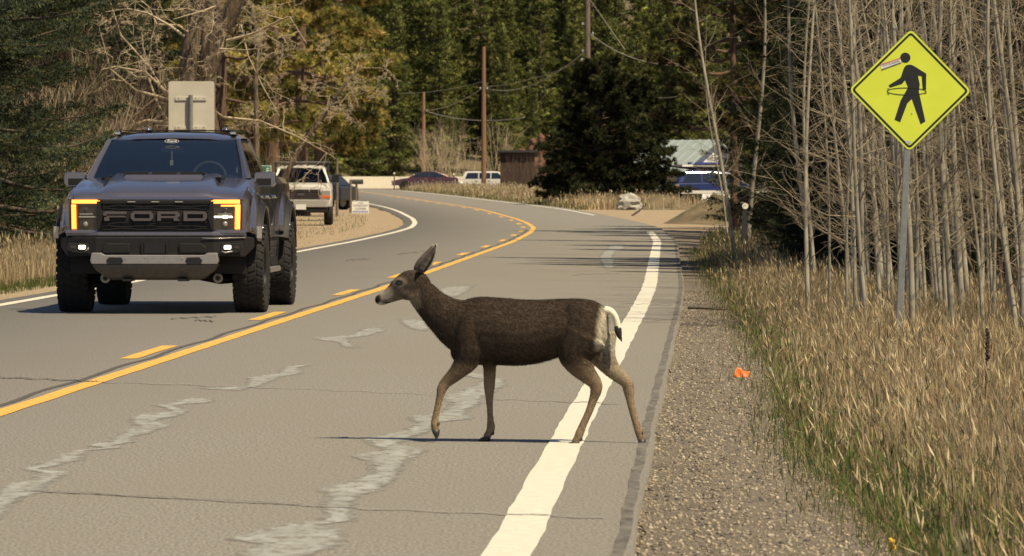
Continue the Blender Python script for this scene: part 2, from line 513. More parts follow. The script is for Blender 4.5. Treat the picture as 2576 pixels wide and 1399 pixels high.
# ================================================================== GRASS
foliage('grass', transl=.3)
foliage('needles', transl=.2)
def blades(name, label, x, y, h, w, cols, seed, lean=.35, plume=.25, z=None, group=None):
    g = np.random.default_rng(seed); n = len(x)
    z = H(x, y) if z is None else z
    B = np.stack([x, y, z], -1)
    a = g.uniform(0, 6.283, n)
    wd = np.stack([np.cos(a), np.sin(a), 0 * a], -1) * (w / 2)[:, None]
    la = g.uniform(0, 6.283, n); lm = np.abs(g.normal(0, lean, n)) * h
    L = np.stack([np.cos(la) * lm - .03 * h, np.sin(la) * lm, 0 * la], -1)
    up = np.zeros((n, 3)); up[:, 2] = h
    p1 = B + up * .55 + L * .3
    drop = np.zeros((n, 3)); drop[:, 2] = -lm * .35
    p2 = B + up + L + drop
    V = np.stack([B - wd, B + wd, p1 - wd * .8, p1 + wd * .8, p2], 1)
    f = np.array([(0, 1, 3), (0, 3, 2), (2, 3, 4)])
    F = (f[None] + 5 * np.arange(n)[:, None, None]).reshape(-1, 3)
    c = cols * g.uniform(.75, 1.25, (n, 1))
    cc = np.repeat(c, 5, 0)
    V = V.reshape(-1, 3)
    # seed heads
    k = np.where(g.random(n) < plume)[0]
    if len(k):
        m = len(k); q2 = p2[k]; d = (p2 - p1)[k]; d /= np.linalg.norm(d, axis=1)[:, None]
        d[:, 0] -= .08; d /= np.linalg.norm(d, axis=1)[:, None]
        hl = (.05 + .07 * g.random(m))[:, None]
        s_ = np.stack([np.cos(a[k]), np.sin(a[k]), 0 * a[k]], -1) * (w[k] * 1.0)[:, None]
        e = q2 + d * hl
        V2 = np.stack([q2 - d * .01, q2 + d * hl * .4 + s_, q2 + d * hl * .4 - s_, e], 1).reshape(-1, 3)
        f2 = np.array([(0, 1, 2), (1, 3, 2)])
        F2 = (f2[None] + 4 * np.arange(m)[:, None, None]).reshape(-1, 3) + len(V)
        V = np.concatenate([V, V2]); F = np.concatenate([F, F2])
        cc = np.concatenate([cc, np.repeat(c[k] * 1.15, 4, 0)])
    o = np_mesh(name, V, F, 'grass', col=cc, kind='stuff')
    return tag(o, label, 'grass', group)
TAN = np.array([(.38, .305, .18), (.45, .37, .23), (.30, .235, .135), (.40, .30, .18), (.24, .185, .105), (.33, .225, .13), (.52, .43, .28), (.17, .125, .075)])
GRN = np.array([(.085, .115, .035), (.115, .14, .045), (.06, .085, .03), (.17, .17, .06)])
def pick(g, arr, n): return arr[g.integers(0, len(arr), n)]
g = np.random.default_rng(11)
# right verge: tall dry grass
n = 165000
y = 20 + 95 * g.random(n) ** 1.55
e = GE(y); x = e + .12 + (np.maximum(.097 * y + 1.2 - e, 1.4)) * g.random(n)
clump = .5 + .5 * np.sin(x * 3.1 + 1.7 * np.sin(y * 1.3)) * np.sin(y * 1.9 + x)
s = x - e
h = (.10 + .24 * sstep(.15, 1.1, s)) * (.45 + .85 * g.random(n)) * (.7 + .5 * clump)
c = pick(g, TAN, n)
gm = g.random(n) < (.50 * (1 - sstep(.1, .8, s)) + .16 + .12 * (clump < .3))
c[gm] = pick(g, GRN, gm.sum()); h[gm] *= .6
near = (y < 30) & (s < .9) & (g.random(n) < .42); c[near] = pick(g, GRN, near.sum()); h[near] *= .6
w = .0028 + .0022 * g.random(n) + .00003 * y
blades('dry_grass', 'tall dry straw-coloured grass on the verge below the yellow sign', x, y, h, w, c, 12)
# low green edge
n = 20000
y = 19.5 + 100 * g.random(n) ** 1.6
x = GE(y) + g.normal(.20, .16, n)
h = .03 + .11 * g.random(n) ** 1.4
c = pick(g, GRN, n); t = g.random(n) < .35; c[t] = pick(g, TAN, t.sum()) * .7
blades('green_grass', 'short green grass creeping onto the gravel shoulder', x, y, h, .003 + .003 * g.random(n), c, 13, lean=.6, plume=0)
# left verge
n = 26000
y = 62 + 62 * g.random(n)
el = C(y) - WL(y) - .95
x = el - .5 - (3.2 + 0 * y) * g.random(n)
h = (.2 + .45 * g.random(n)) * sstep(0, .8, el - x)
c = pick(g, TAN, n) * 1.1
blades('dry_grass', 'tall dry grass beside the dark spruce on the far verge', x, y, h, .006 + .004 * g.random(n), c, 14, lean=.22)
n = 9000
y = 60 + 62 * g.random(n)
x = C(y) - WL(y) - .95 - .75 * g.random(n)
c = pick(g, GRN, n) * .9
blades('green_grass', 'short green strip of grass along the far white edge line', x, y, .04 + .12 * g.random(n), .008 + 0 * x, c, 15, plume=0)
# beyond the bend: tall dry grass in front of the parked cars
n = 24000
y = 236 + 172 * g.random(n)
e = C(y) + WR(y) + .7
x = e + np.where(y > 330, 7.0, 5.5) * g.random(n) ** 1.2
h = (.28 + .5 * g.random(n)) * (.35 + .65 * sstep(0, 1.2, x - e))
c = pick(g, TAN, n) * 1.15; t = g.random(n) < .5 * (1 - sstep(0.2, .8, x - e)); c[t] = pick(g, GRN, t.sum())
z = H(x, y)
blades('dry_grass', 'tall dry roadside grass in front of the dark red sedan', x, y, h, .02 + .02 * g.random(n), c, 16, lean=.25, plume=.1, z=z)
n = 5000
y = 108 + 110 * g.random(n)
x = C(y) - WL(y) - 1.6 - 7 * g.random(n)
c = pick(g, TAN, n); t = g.random(n) < .45; c[t] = pick(g, GRN, t.sum())
blades('dry_grass', 'sparse tufts of grass on the dirt around the white pickup', x, y, .04 + .14 * g.random(n) ** 2, .012 + 0 * x, c, 17, plume=0)
n = 15000
y = 88 + 75 * g.random(n)
x = GE(y) + .3 + 6 * g.random(n) ** 1.3
c = pick(g, TAN, n) * .8; t = g.random(n) < .4; c[t] = pick(g, GRN, t.sum()) * 1.2
blades('dry_grass', 'rough mixed grass on the bank under the leaning aspens', x, y, .12 + .3 * g.random(n), .009 + .006 * g.random(n), c, 18, plume=.1)

# ================================================================== TREES
def norm(v): return v / np.maximum(np.linalg.norm(v, axis=-1, keepdims=True), 1e-9)
def needle_mesh(name, O, A, L, k, nl, nw, spread, cols, seed, parent, jit=.25, m='needles', tint=None):
    """O sprig bases, A axes, L lengths; k needles each"""
    g = np.random.default_rng(seed); n = len(O)
    t = g.random((n, k))
    P = O[:, None] + A[:, None] * (L[:, None] * t)[..., None]
    rp = g.normal(size=(n, k, 3)); rp -= (rp * A[:, None]).sum(-1, keepdims=True) * A[:, None]; rp = norm(rp)
    D = norm(A[:, None] * (1 - spread) + rp * spread)
    ln = nl * g.uniform(.6, 1.2, (n, k, 1))
    side = norm(np.cross(D, g.normal(size=(n, k, 3)))) * nw * .5
    V = np.stack([P - side, P + side, P + D * ln], 2).reshape(-1, 3)
    F = np.arange(len(V)).reshape(-1, 3)
    cs = np.array(cols)[g.integers(0, len(cols), n)]
    if tint is not None: cs = cs * tint[:, None]
    c = cs[:, None] * g.uniform(1 - jit, 1 + jit, (n, k, 1))
    return np_mesh(name, V, F, m, parent, col=np.repeat(c.reshape(-1, 3), 3, 0), kind='stuff')

def tubes_mesh(name, segs, m, parent, n=4):
    """segs: arrays p0,p1,r0,r1 -> tapered tubes in one mesh"""
    p0, p1, r0, r1 = [np.array(q, dtype=float) for q in segs]
    d = norm(p1 - p0)
    ref = np.where(np.abs(d[:, 2:3]) > .9, np.array([[1., 0, 0]]), np.array([[0, 0, 1.]]))
    u = norm(np.cross(d, ref)); w = np.cross(d, u)
    an = 2 * np.pi * np.arange(n) / n
    ring = u[:, None] * np.cos(an)[None, :, None] + w[:, None] * np.sin(an)[None, :, None]
    V = np.concatenate([p0[:, None] + ring * r0[:, None, None], p1[:, None] + ring * r1[:, None, None]], 1).reshape(-1, 3)
    j = np.arange(n); f = np.stack([j, (j + 1) % n, n + (j + 1) % n, n + j], -1)
    F = (f[None] + 2 * n * np.arange(len(p0))[:, None, None]).reshape(-1, 4)
    return np_mesh(name, V, F, m, parent, smooth=True, kind='stuff')

mat('bark_brown', (.085, .06, .042), (.045, .034, .026), scale=5, rough=.95, bump=.8, stretch=(3, 3, .5), bscale=8)
mat('bark_pine', (.15, .085, .05), (.06, .04, .03), scale=4, rough=.95, bump=.8, stretch=(3, 3, .6), bscale=7)
mat('bark_cotton', (.17, .122, .08), (.065, .048, .034), scale=7, rough=.95, bump=1.0, stretch=(3, 3, .35), bscale=9, bdist=.05, lo=.42, hi=.58)
mat('bark_aspen', (.34, .305, .235), (.19, .168, .125), scale=3, rough=.85, bump=.3, stretch=(1, 1, .8), c=(.05, .042, .034), cscale=9, clo=.63, chi=.68)
mat('twig_pale', (.42, .345, .235), (.30, .24, .155), scale=3, rough=.9)
mat('twig_brown', (.15, .098, .064), (.08, .054, .036), scale=3, rough=.9)
mat('twig_aspen', (.30, .245, .165), (.17, .135, .09), scale=3, rough=.9)

def trunk_mb(h, r, seed, wob_=.04, n=9, seg=12, lean=(0, 0)):
    g = random.Random(seed); pts = []; rad = []
    a, b = g.uniform(0, 6), g.uniform(0, 6)
    for i in range(seg + 1):
        t = i / seg
        pts.append((wob_ * math.sin(a + t * 5) * t + lean[0] * t * h, wob_ * math.sin(b + t * 4) * t + lean[1] * t * h, t * h))
        rad.append(r * ((1 - t) ** .85 * .97 + .03) * (1.25 if i == 0 else 1))
    return MB().tube(pts, rad, n), pts

def spruce(seed, h, rb, z0=.3, step=.35, nb=7, sp_per_m=26, k=8, nl=.03, nw=.006, slen=.12, cols=None, hvis=None, droop=.28, bare=.12, tr=None):
    g = np.random.default_rng(seed)
    root = empty('spruce_tree')
    mb, _ = trunk_mb(h, tr or h * .014, seed); mb.build('trunk', 'bark_brown', root, smooth=True)
    O, A, L, TN = [], [], [], []
    z = z0; S = [[], [], [], []]
    while z < h * .99:
        fz = z / h
        dens = 1.0 if (hvis is None or z < hvis) else .35
        for b in range(max(3, int(nb * (1 if dens == 1 else .7)))):
            Lb = rb * (1 - fz) ** .8 * g.uniform(.65, 1.1) + .12
            az = g.uniform(0, 6.283); el = -droop + .55 * fz + g.normal(0, .07)
            d0 = np.array([math.cos(az), math.sin(az), 0])
            ts = np.linspace(0, 1, 6)
            zc = z + g.uniform(-.5, .5) * step
            pts = d0[None] * (Lb * ts)[:, None] + np.array([0, 0, 1.])[None] * (zc + Lb * (el * ts + .22 * ts ** 3))[:, None]
            for i in range(5):
                S[0].append(pts[i]); S[1].append(pts[i + 1]); S[2].append(.018 * Lb * (1 - ts[i]) + .004); S[3].append(.018 * Lb * (1 - ts[i + 1]) + .003)
            m = max(4, int(sp_per_m * Lb * dens))
            t = bare + (1 - bare) * g.random(m) ** .75
            side = np.array([-d0[1], d0[0], 0])
            off = g.uniform(-1, 1, m) * (1 - t * .85) * Lb * .34
            P = np.stack([np.interp(t, ts, pts[:, q]) for q in range(3)], -1)
            P += side[None] * off[:, None]
            P[:, 2] += -np.abs(off) * .25 + g.normal(0, .02, m) * (1 + .4 * Lb)
            ax = norm(d0[None] * (1 - .35 * np.abs(off / (Lb * .34))[:, None]) + side[None] * np.sign(off)[:, None] * np.minimum(np.abs(off) * 2.2, .9)[:, None] + g.normal(0, .22, (m, 3)) + np.array([[0, 0, .08]]))
            O.append(P); A.append(ax); L.append(np.full(m, slen / (dens ** .7)) * g.uniform(.7, 1.3, m)); TN.append(np.full(m, math.exp(g.normal(-.08, .38))))
        z += step * (1 if fz < .7 else .75)
    O, A, L = np.concatenate(O), np.concatenate(A), np.concatenate(L)
    tubes_mesh('branches', S, 'bark_brown', root)
    needle_mesh('crown', O, A, L, k, nl, nw, .62, cols, seed + 1, root, tint=np.concatenate(TN))
    return root

def pine(seed, h, r, zlow, nbr=40, k=26, nl=.16, nw=.02, cols=None, trunk_r=.22, tuft=18, bark='bark_pine', up=.15, tlo=.25):
    g = np.random.default_rng(seed)
    root = empty('pine_tree')
    mb, _ = trunk_mb(h, trunk_r, seed, .12, 11); mb.build('trunk', bark, root, smooth=True)
    S = [[], [], [], []]; O, A, TN = [], [], []
    for b in range(nbr):
        tn_ = math.exp(g.normal(0, .3))
        f = (b + g.random()) / nbr
        z = zlow + (h * .97 - zlow) * f
        Lb = r * (1 - .75 * f ** 1.6) * g.uniform(.55, 1.1)
        az = b * 2.4 + g.uniform(-.4, .4)
        d0 = np.array([math.cos(az), math.sin(az), 0]); side = np.array([-d0[1], d0[0], 0])
        ts = np.linspace(0, 1, 7); cv = g.uniform(-.25, .25)
        pts = d0[None] * (Lb * ts)[:, None] + side[None] * (cv * Lb * ts ** 2)[:, None]
        pts[:, 2] = z + Lb * ((up - .25 + .5 * f) * ts + .12 * ts ** 2) + .04 * Lb * np.sin(ts * 7 + az)
        for i in range(6):
            S[0].append(pts[i]); S[1].append(pts[i + 1]); S[2].append((.02 * Lb + .01) * (1 - ts[i]) + .006); S[3].append((.02 * Lb + .01) * (1 - ts[i + 1]) + .005)
        for q in range(int(tuft * (.5 + Lb / r))):
            t = tlo + (1 - tlo) * g.random() ** .7
            p0 = np.array([np.interp(t, ts, pts[:, c_]) for c_ in range(3)])
            sl = Lb * (.10 + .22 * (1 - t)) * g.uniform(.4, 1.3)
            dd = norm(d0 * g.uniform(.2, 1) + side * g.normal(0, .8) + np.array([0, 0, g.uniform(-.1, .7)]))
            p1 = p0 + dd * sl
            S[0].append(p0); S[1].append(p1); S[2].append(.011); S[3].append(.006)
            for s_ in range(3):
                O.append(p0 + dd * sl * (1 - .22 * s_) + g.normal(0, .05, 3)); A.append(norm(dd * .8 + g.normal(0, .35, 3) + np.array([0, 0, .3]))); TN.append(tn_)
    O, A = np.array(O), np.array(A)
    tubes_mesh('branches', S, bark, root, 5)
    needle_mesh('crown', O, A, np.full(len(O), .10), k, nl, nw, .55, cols, seed + 1, root, jit=.3, tint=np.array(TN))
    return root

def bare_tree(name, seed, stems, m_trunk, m_twig, levels=4, ratio=.62, tmin=.22, kids=(4, 6), ang=.75, curl=.25, minr=.004, wig=.18, sides=5, upb=.15):
    """stems: list of (base xyz, direction, length, radius); stems in one trunk mesh each, finer wood as branches"""
    g = np.random.default_rng(seed)
    root = empty(name)
    S = [[], [], [], []]
    def grow(p, d, L, r, lev, T=None):
        ns = 6 if lev == 0 else 4
        pts = [p]; rr = [r]
        dd = d.copy()
        for i in range(ns):
            dd = norm(dd + g.normal(0, wig if lev else wig * .3, 3) + np.array([0, 0, upb * (1 if lev else .3)]) * .5)
            p = p + dd * L / ns; pts.append(p); rr.append(max(minr * .6, r * (1 - (i + 1) / ns * (.62 if lev == 0 else .8))))
        if T is not None: T.tube(pts, rr, 10)
        else:
            for i in range(ns):
                S[0].append(pts[i]); S[1].append(pts[i + 1]); S[2].append(rr[i]); S[3].append(rr[i + 1])
        if lev < levels:
            for q in range(int(g.integers(kids[0], kids[1] + 1)) * (2 if lev == 0 else 1)):
                t = g.uniform(tmin if lev == 0 else .22, 1.0); i = min(int(t * ns), ns - 1); f = t * ns - i
                b = pts[i] * (1 - f) + pts[i + 1] * f
                ax = norm(pts[i + 1] - pts[i])
                perp = norm(np.cross(ax, g.normal(size=3)))
                nd = norm(ax * math.cos(ang) + perp * math.sin(ang) + g.normal(0, curl, 3))
                grow(b, nd, L * ratio * g.uniform(.6, 1.15) * (1 - .35 * t), max(minr, rr[i] * (.17 if lev == 0 else .55)), lev + 1)
    for (b, d, L, r) in stems:
        T = MB() if m_trunk else None
        grow(np.array(b, float), norm(np.array(d, float)), L, r, 0, T)
        if T: T.build('trunk', m_trunk, root, smooth=True)
    tubes_mesh('branches', S, m_twig, root, sides if sides < 5 else 4)
    return root

# ---- aspens
def aspen(seed, h, r, nbr=46):
    g = np.random.default_rng(seed)
    root = empty('aspen_tree')
    mb, pts = trunk_mb(h, r, seed, .26, 9, 20, (g.uniform(-.06, .0), g.uniform(-.03, .03)))
    P = np.array(pts)
    mb.build('trunk', 'bark_aspen', root, smooth=True)
    S = [[], [], [], []]
    def seg(a, b, r0, r1):
        S[0].append(a); S[1].append(b); S[2].append(r0); S[3].append(r1)
    for b in range(nbr):
        t = .10 + .88 * (b + g.random()) / nbr
        z = t * h
        p = np.array([np.interp(z, P[:, 2], P[:, q]) for q in range(3)])
        az = g.uniform(0, 6.283); el = g.uniform(.1, .9)
        d = np.array([math.cos(az) * math.cos(el), math.sin(az) * math.cos(el), math.sin(el)])
        Lb = g.uniform(.35, 1.25) * (1.1 - .5 * t)
        r0 = .0030 + .0032 * Lb
        prev = p; dd = d.copy(); nodes = [p]
        for i in range(4):
            dd = norm(dd + g.normal(0, .16, 3) + np.array([0, 0, .06]))
            q = prev + dd * Lb / 4
            seg(prev, q, r0 * (1 - i * .2), r0 * (.8 - i * .2)); prev = q; nodes.append(q)
        for s_ in range(int(g.integers(4, 8))):
            i = int(g.integers(1, 4)); f = g.random()
            a = nodes[i] * (1 - f) + nodes[i + 1] * f
            e = norm(dd + g.normal(0, .7, 3)) * Lb * g.uniform(.15, .42)
            mid = a + e * .5 + g.normal(0, .015, 3)
            seg(a, mid, .0023, .0019); seg(mid, a + e, .0019, .0011)
    tubes_mesh('branches', S, 'twig_aspen', root, 3)
    # dark knots where branches were shed
    K = MB()
    for q in range(9):
        z = g.uniform(.04, .5) * h
        p = np.array([np.interp(z, P[:, 2], P[:, c_]) for c_ in range(3)])
        rr = r * (1 - z / h) ** .85
        az = g.uniform(0, 6.28)
        K.sphere((p[0] + math.cos(az) * rr * .8, p[1] + math.sin(az) * rr * .8, p[2]), rr * .42, rr * .42, rr * .28, 6, 4)
    K.build('bark_knot', 'bark_brown', root, smooth=True, kind='stuff')
    return root
def put(o, x, y, rz=0, s=1.0, sink=.05, rx=0.0, ry=0.0, z=None):
    o.location = (x, y, (float(H(x, y)) if z is None else z) - sink); o.rotation_euler = (rx, ry, rz); o.scale = (s, s, s)
    return o
class Pool:
    """first use moves the prototype itself, later uses copy it"""
    def __init__(s, protos): s.p = protos; s.used = [False] * len(protos); s.i = 0
    def get(s, i=None):
        if i is None: i = s.i; s.i = (s.i + 1) % len(s.p)
        if not s.used[i]: s.used[i] = True; return s.p[i]
        return copy_tree(s.p[i])

rg = random.Random(5)
aspens = Pool([aspen(40 + i, rg.uniform(5.2, 7.5), rg.uniform(.016, .034), 46) for i in range(8)])
thick = Pool([aspen(60 + i, rg.uniform(8, 10), rg.uniform(.040, .050), 60) for i in range(3)])
LA = 'slender pale bare aspen in the thicket behind the yellow crossing sign'
spots = []
tries = 0
while len(spots) < 118 and tries < 9000:
    tries += 1
    y = 54 + 31 * rg.random() ** 1.2
    lo, hi = 3.25 + .018 * (y - 52) + (.6 if y > 70 else 0), .092 * y + 2.6
    x = lo + (hi - lo) * rg.random() ** 1.1
    if all((x - a) ** 2 + ((y - b) * .6) ** 2 > .05 for a, b in spots): spots.append((x, y))
for x, y in spots:
    a = aspens.get() if rg.random() < .9 else thick.get()
    put(a, x, y, rg.uniform(-.5, .5), rg.uniform(.8, 1.25), .05, rg.uniform(-.03, .03), rg.uniform(-.085, .005))
    tag(a, LA, 'aspen', 'bare aspens in the roadside thicket')
# a few that stand alone
for (xd, yb, Y, s, ry, lab) in [(2035, 790, 60, .9, -.075, 'thin bare aspen leaning towards the road at the thicket edge'),
                            (1850, 640, 104, 1.0, -.10, 'crooked leaning aspen with black knots beside the reflector post'),
                            (1880, 600, 122, 1.1, -.05, 'pale aspen trunk standing just behind the reflector post'),
                            (1832, 560, 136, .8, -.12, 'small leaning aspen behind the crooked aspen near the reflector post')]:
    X, _ = px(xd, yb, Y)
    a = thick.get() if 'knots' in lab or 'pale' in lab else aspens.get()
    put(a, X, Y, rg.uniform(0, 6), s, .05, 0, ry)
    tag(a, lab, 'aspen')

# ---- evergreens
DK = [(.028, .038, .020), (.040, .052, .024), (.055, .064, .028), (.03, .042, .026)]
BL = [(.045, .062, .04), (.075, .095, .062), (.028, .04, .026), (.09, .095, .045), (.06, .066, .032)]
YL = [(.22, .20, .055), (.30, .25, .075), (.16, .155, .045), (.35, .25, .09), (.11, .115, .035)]
FAR = [(.14, .15, .045), (.10, .12, .04), (.19, .185, .055), (.085, .10, .038)]
OLV = [(.06, .06, .026), (.085, .072, .03), (.045, .044, .022), (.105, .08, .036)]
near_spruce = Pool([spruce(101, 13, 3.3, .15, .50, 7, 48, 20, .065, .019, .30, BL, hvis=6.0), spruce(102, 12, 3.0, .2, .50, 7, 48, 20, .065, .019, .30, BL, hvis=6.0)])
mid_spruce = Pool([spruce(111, 15, 2.9, .3, .36, 8, 20, 8, .11, .028, .24, DK), spruce(112, 12, 2.6, .25, .34, 8, 20, 8, .11, .028, .24, DK)])
far_spruce = Pool([spruce(121 + i, 17 + 2 * i, 2.5 + .15 * i, .4, .50, 7, 7, 9, .30, .085, .45, FAR) for i in range(4)])
for (x, y, s, rz, lab) in [(-9.25, 93, 1.0, .3, 'dense blue-green spruce at the road edge left of the grey truck'),
                           (-9.8, 101, 1.05, 1.9, 'blue-green spruce crowding behind the roadside spruce'),
                           (-11.9, 110, 1.1, 2.7, 'taller spruce behind the pair at the road edge')]:
    tag(put(near_spruce.get(), x, y, rz, s), lab, 'spruce')
sap = near_spruce.get(1); put(sap, -7.9, 83.5, 1.0, .16)
# dark spruces filling the wood on the right
LS = 'dark spruce deep in the wood behind the bare aspens'
for (x, y, s) in [(7.2, 97, .8), (9.2, 101, .9), (8.2, 108, 1.0), (10.4, 111, 1.0), (7.0, 117, .85), (9.3, 121, 1.05), (11.5, 125, 1.0), (8.3, 130, .95), (12.5, 134, 1.1), (10.2, 139, 1.1),
                  (7.6, 146, .9), (11.6, 148, 1.1), (9.4, 156, 1.1), (13.5, 158, 1.1), (7.9, 168, .8), (11, 170, 1.1), (14.5, 174, 1.2), (7.6, 88, 1.0), (8.4, 92, .95), (9.0, 94, 1.0), (8.0, 84, .8), (9.6, 108, .8), (6.9, 104, .6)]:
    tag(put(mid_spruce.get(), x, y, rg.uniform(0, 6), s), LS, 'spruce', 'dark spruces in the right-hand wood')
for (x, y, s) in [(6.6, 82, .95), (6.5, 96, 1.05), (6.5, 110, 1.0), (6.9, 126, 1.05), (7.3, 79, .9), (6.0, 89, .9), (5.3, 87, .75), (7.6, 87, 1.0), (8.3, 89, 1.0), (7.0, 90, 1.0), (8.9, 91, 1.0), (5.6, 94, .8), (9.3, 96, 1.0), (7.9, 94, 1.05), (8.4, 80, .9), (9.6, 85, 1.0), (10.6, 92, 1.0)]:
    t = put(mid_spruce.get(), x, y, rg.uniform(0, 6), s); t.scale = (s * .55, s * .55, s)
    tag(t, 'narrow dark spruce close behind the aspen stems', 'spruce', 'narrow spruces behind the aspens')
LL = 'low dark spruce sapling with spreading boughs under the aspens'
for (x, y, s) in [(4.75, 91, .22), (5.5, 96, .26), (5.0, 103, .24), (6.2, 88, .28), (6.0, 80, .2), (7.0, 84, .3), (5.3, 72, .16)]:
    tag(put(mid_spruce.get(), x, y, rg.uniform(0, 6), s), LL, 'spruce', 'spruce saplings under the aspens')
tag(sap, 'small spruce sapling in the dry grass of the far verge', 'spruce')
# roadside pines on the right, dark
dark_pine = Pool([pine(131, 13, 2.6, 2.9, 50, 24, .15, .026, OLV, .15, 20), pine(132, 11, 2.5, 2.6, 48, 24, .15, .026, OLV, .14, 20)])
for (x, y, s, rz, lab) in [(6.0, 152, .95, .5, 'dark olive pine beside the driveway, behind the leaning aspens'),
                           (8.6, 160, 1.1, 2.0, 'taller olive pine standing further into the wood by the driveway'),
                           (7.4, 140, .9, 4.0, 'shorter olive pine among the aspens by the reflector post')]:
    tag(put(dark_pine.get(), x, y, rz, s), lab, 'pine')
# broad dark trees beyond the driveway
bush_pine = Pool([pine(141, 6.6, 3.0, .15, 90, 22, .20, .040, [(.028, .034, .016), (.04, .044, .02), (.055, .055, .024), (.02, .025, .014)], .16, 26)])
for (x, y, s, rz, lab) in [(4.0, 262, 1.0, .2, 'broad dark juniper standing alone beyond the bend'),
                           (5.7, 270, .9, 2.2, 'dark juniper close beside the lone broad one, near the blue wagon'),
                           (2.9, 292, .62, 4.0, 'smaller dark juniper in front of the reddish outcrop')]:
    tag(put(bush_pine.get(), x, y, rz, s), lab, 'juniper')
# big golden pines on the left
gold = Pool([pine(151, 15, 4.6, 2.6, 40, 30, .25, .034, YL, .27, 40, tlo=.5), pine(152, 14, 4.2, 2.3, 38, 30, .25, .034, YL, .25, 40, tlo=.5)])
for (x, y, s, rz, lab) in [(-8.3, 196, 1.0, .6, 'large golden-green pine standing behind the white pickup'),
                           (-8.0, 214, 1.15, 2.4, 'golden-green pine whose boughs overhang the bend of the road'),
                           (-9.6, 186, .9, 4.1, 'golden-green pine between the bare cottonwood and the white pickup'),
                           (-10.5, 225, 1.1, 5.2, 'tall pine behind the other golden pines'),
                           (-8.6, 252, 1.1, 1.2, 'olive-gold pine furthest back along the inside of the bend')]:
    tag(put(gold.get(), x, y, rz, s), lab, 'pine')
for (x, y, s) in [(-12, 150, 1.0), (-14.5, 160, 1.1), (-10.8, 170, .9), (-13, 185, 1.1), (-16, 200, 1.2), (-11.6, 137, .75), (-15, 142, 1.1)]:
    tag(put(mid_spruce.get(), x, y, rg.uniform(0, 6), s), 'dark spruce filling the wood behind the bare cottonwood', 'spruce', 'dark spruces in the left-hand wood')
# the forest across the valley floor
LF = 'sunlit spruce in the forest at the foot of the hill'
frnd = random.Random(8)
for row, (y0, nrow, s0) in enumerate([(462, 13, .62), (474, 15, .8), (490, 16, .95), (508, 17, 1.0), (530, 17, 1.05), (556, 15, 1.05)]):
    for i in range(nrow):
        hw = .092 * y0
        x = -26 + (26 + 30) * (i + frnd.uniform(.15, .85)) / nrow
        if row == 0 and -9 < x < -3: continue
        y = y0 + frnd.uniform(-5, 5)
        t = far_spruce.get()
        tag(put(t, x, y, frnd.uniform(0, 6), s0 * frnd.uniform(.75, 1.15)), LF, 'spruce', 'spruces at the foot of the hill')

# ---- bare broadleaf
cot = bare_tree('cottonwood_tree', 201, [((-.80, 0, 0), (-.02, 0, 1), 10, .30), ((-.05, .3, 0), (.01, .02, 1), 10.5, .32), ((.70, .1, 0), (.03, 0, 1), 10, .29)], 'bark_cotton', 'twig_pale', 4, .44, kids=(4, 6), ang=1.05, curl=.4, minr=.007, wig=.38, upb=-.12)
tag(put(cot, -7.75, 134, 0), 'massive three-stemmed cottonwood with furrowed bark and pale twisted branches', 'cottonwood')
dead = bare_tree('bare_tree', 206, [((0, 0, 0), (.5, 0, 1), 5.5, .10), ((0, .2, 0), (.1, .1, 1), 6.5, .10)], 'bark_cotton', 'twig_pale', 4, .5, tmin=.5, kids=(4, 6), ang=.95, curl=.4, minr=.007, wig=.36, upb=-.06)
tag(put(dead, -7.0, 152, 0.25), 'pale dead tree with twisted limbs in front of the golden pines', 'bare tree')
shr = []
for i in range(3):
    g2 = random.Random(300 + i)
    st = [((g2.uniform(-.5, .5), g2.uniform(-.4, .4), 0), (g2.uniform(-.4, .4), g2.uniform(-.35, .35), 1), g2.uniform(1.8, 3.2), .018) for _ in range(13)]
    shr.append(bare_tree('bare_shrub', 300 + i, st, None, 'twig_brown' if i else 'twig_pale', 2, .5, kids=(3, 5), ang=.5, curl=.15, minr=.0035, wig=.14, sides=3, upb=.2))
shrubs = Pool(shr)
LB = 'leafless brown shrub thicket between the spruce and the cottonwood'
for (x, y, s) in [(-9.2, 118, 1.1), (-8.2, 121, 1.0), (-7.3, 124, .9), (-9.9, 126, 1.2), (-8.7, 128, 1.25), (-6.4, 127, .8), (-10.4, 118, 1.3), (-7.8, 112, .8), (-5.9, 140, .8), (-9.2, 138, 1.4), (-10.3, 132, 1.5)]:
    tag(put(shrubs.get(0 if (x < -9 and y < 120) else rg.choice((1, 2))), x, y, rg.uniform(0, 6), s), LB, 'shrub', 'leafless shrubs by the cottonwood')
LR = 'leafless shrub tangle growing in the shade behind the aspen trunks'
for i in range(12):
    y = 72 + 30 * rg.random(); x = 5.2 + .03 * (y - 60) + (.095 * y - 4.6) * rg.random()
    tag(put(shrubs.get(rg.choice((1, 2))), x, y, rg.uniform(0, 6), rg.uniform(.8, 1.5)), LR, 'shrub', 'leafless shrubs among the aspens')
LW = 'pale leafless willow bush in the grass near the parked red sedan'
for (xd, Y, s) in [(1105, 440, 1.55), (1085, 446, 1.2), (1175, 444, 1.0), (1250, 447, 1.4), (1130, 450, 1.3)]:
    X, _ = px(xd, 470, Y)
    tag(put(shrubs.get(0), X, Y, rg.uniform(0, 6), s), LW, 'willow', 'pale willows by the parked cars')
LG = 'brown brush growing along the dark shed'
for (xd, Y, s) in [(1290, 372, .75), (1330, 366, .7), (1370, 352, .7), (1410, 340, .6), (1345, 385, .9), (1460, 322, .5)]:
    X, _ = px(xd, 470, Y)
    tag(put(shrubs.get(1), X, Y, rg.uniform(0, 6), s), LG, 'shrub', 'brush by the shed')

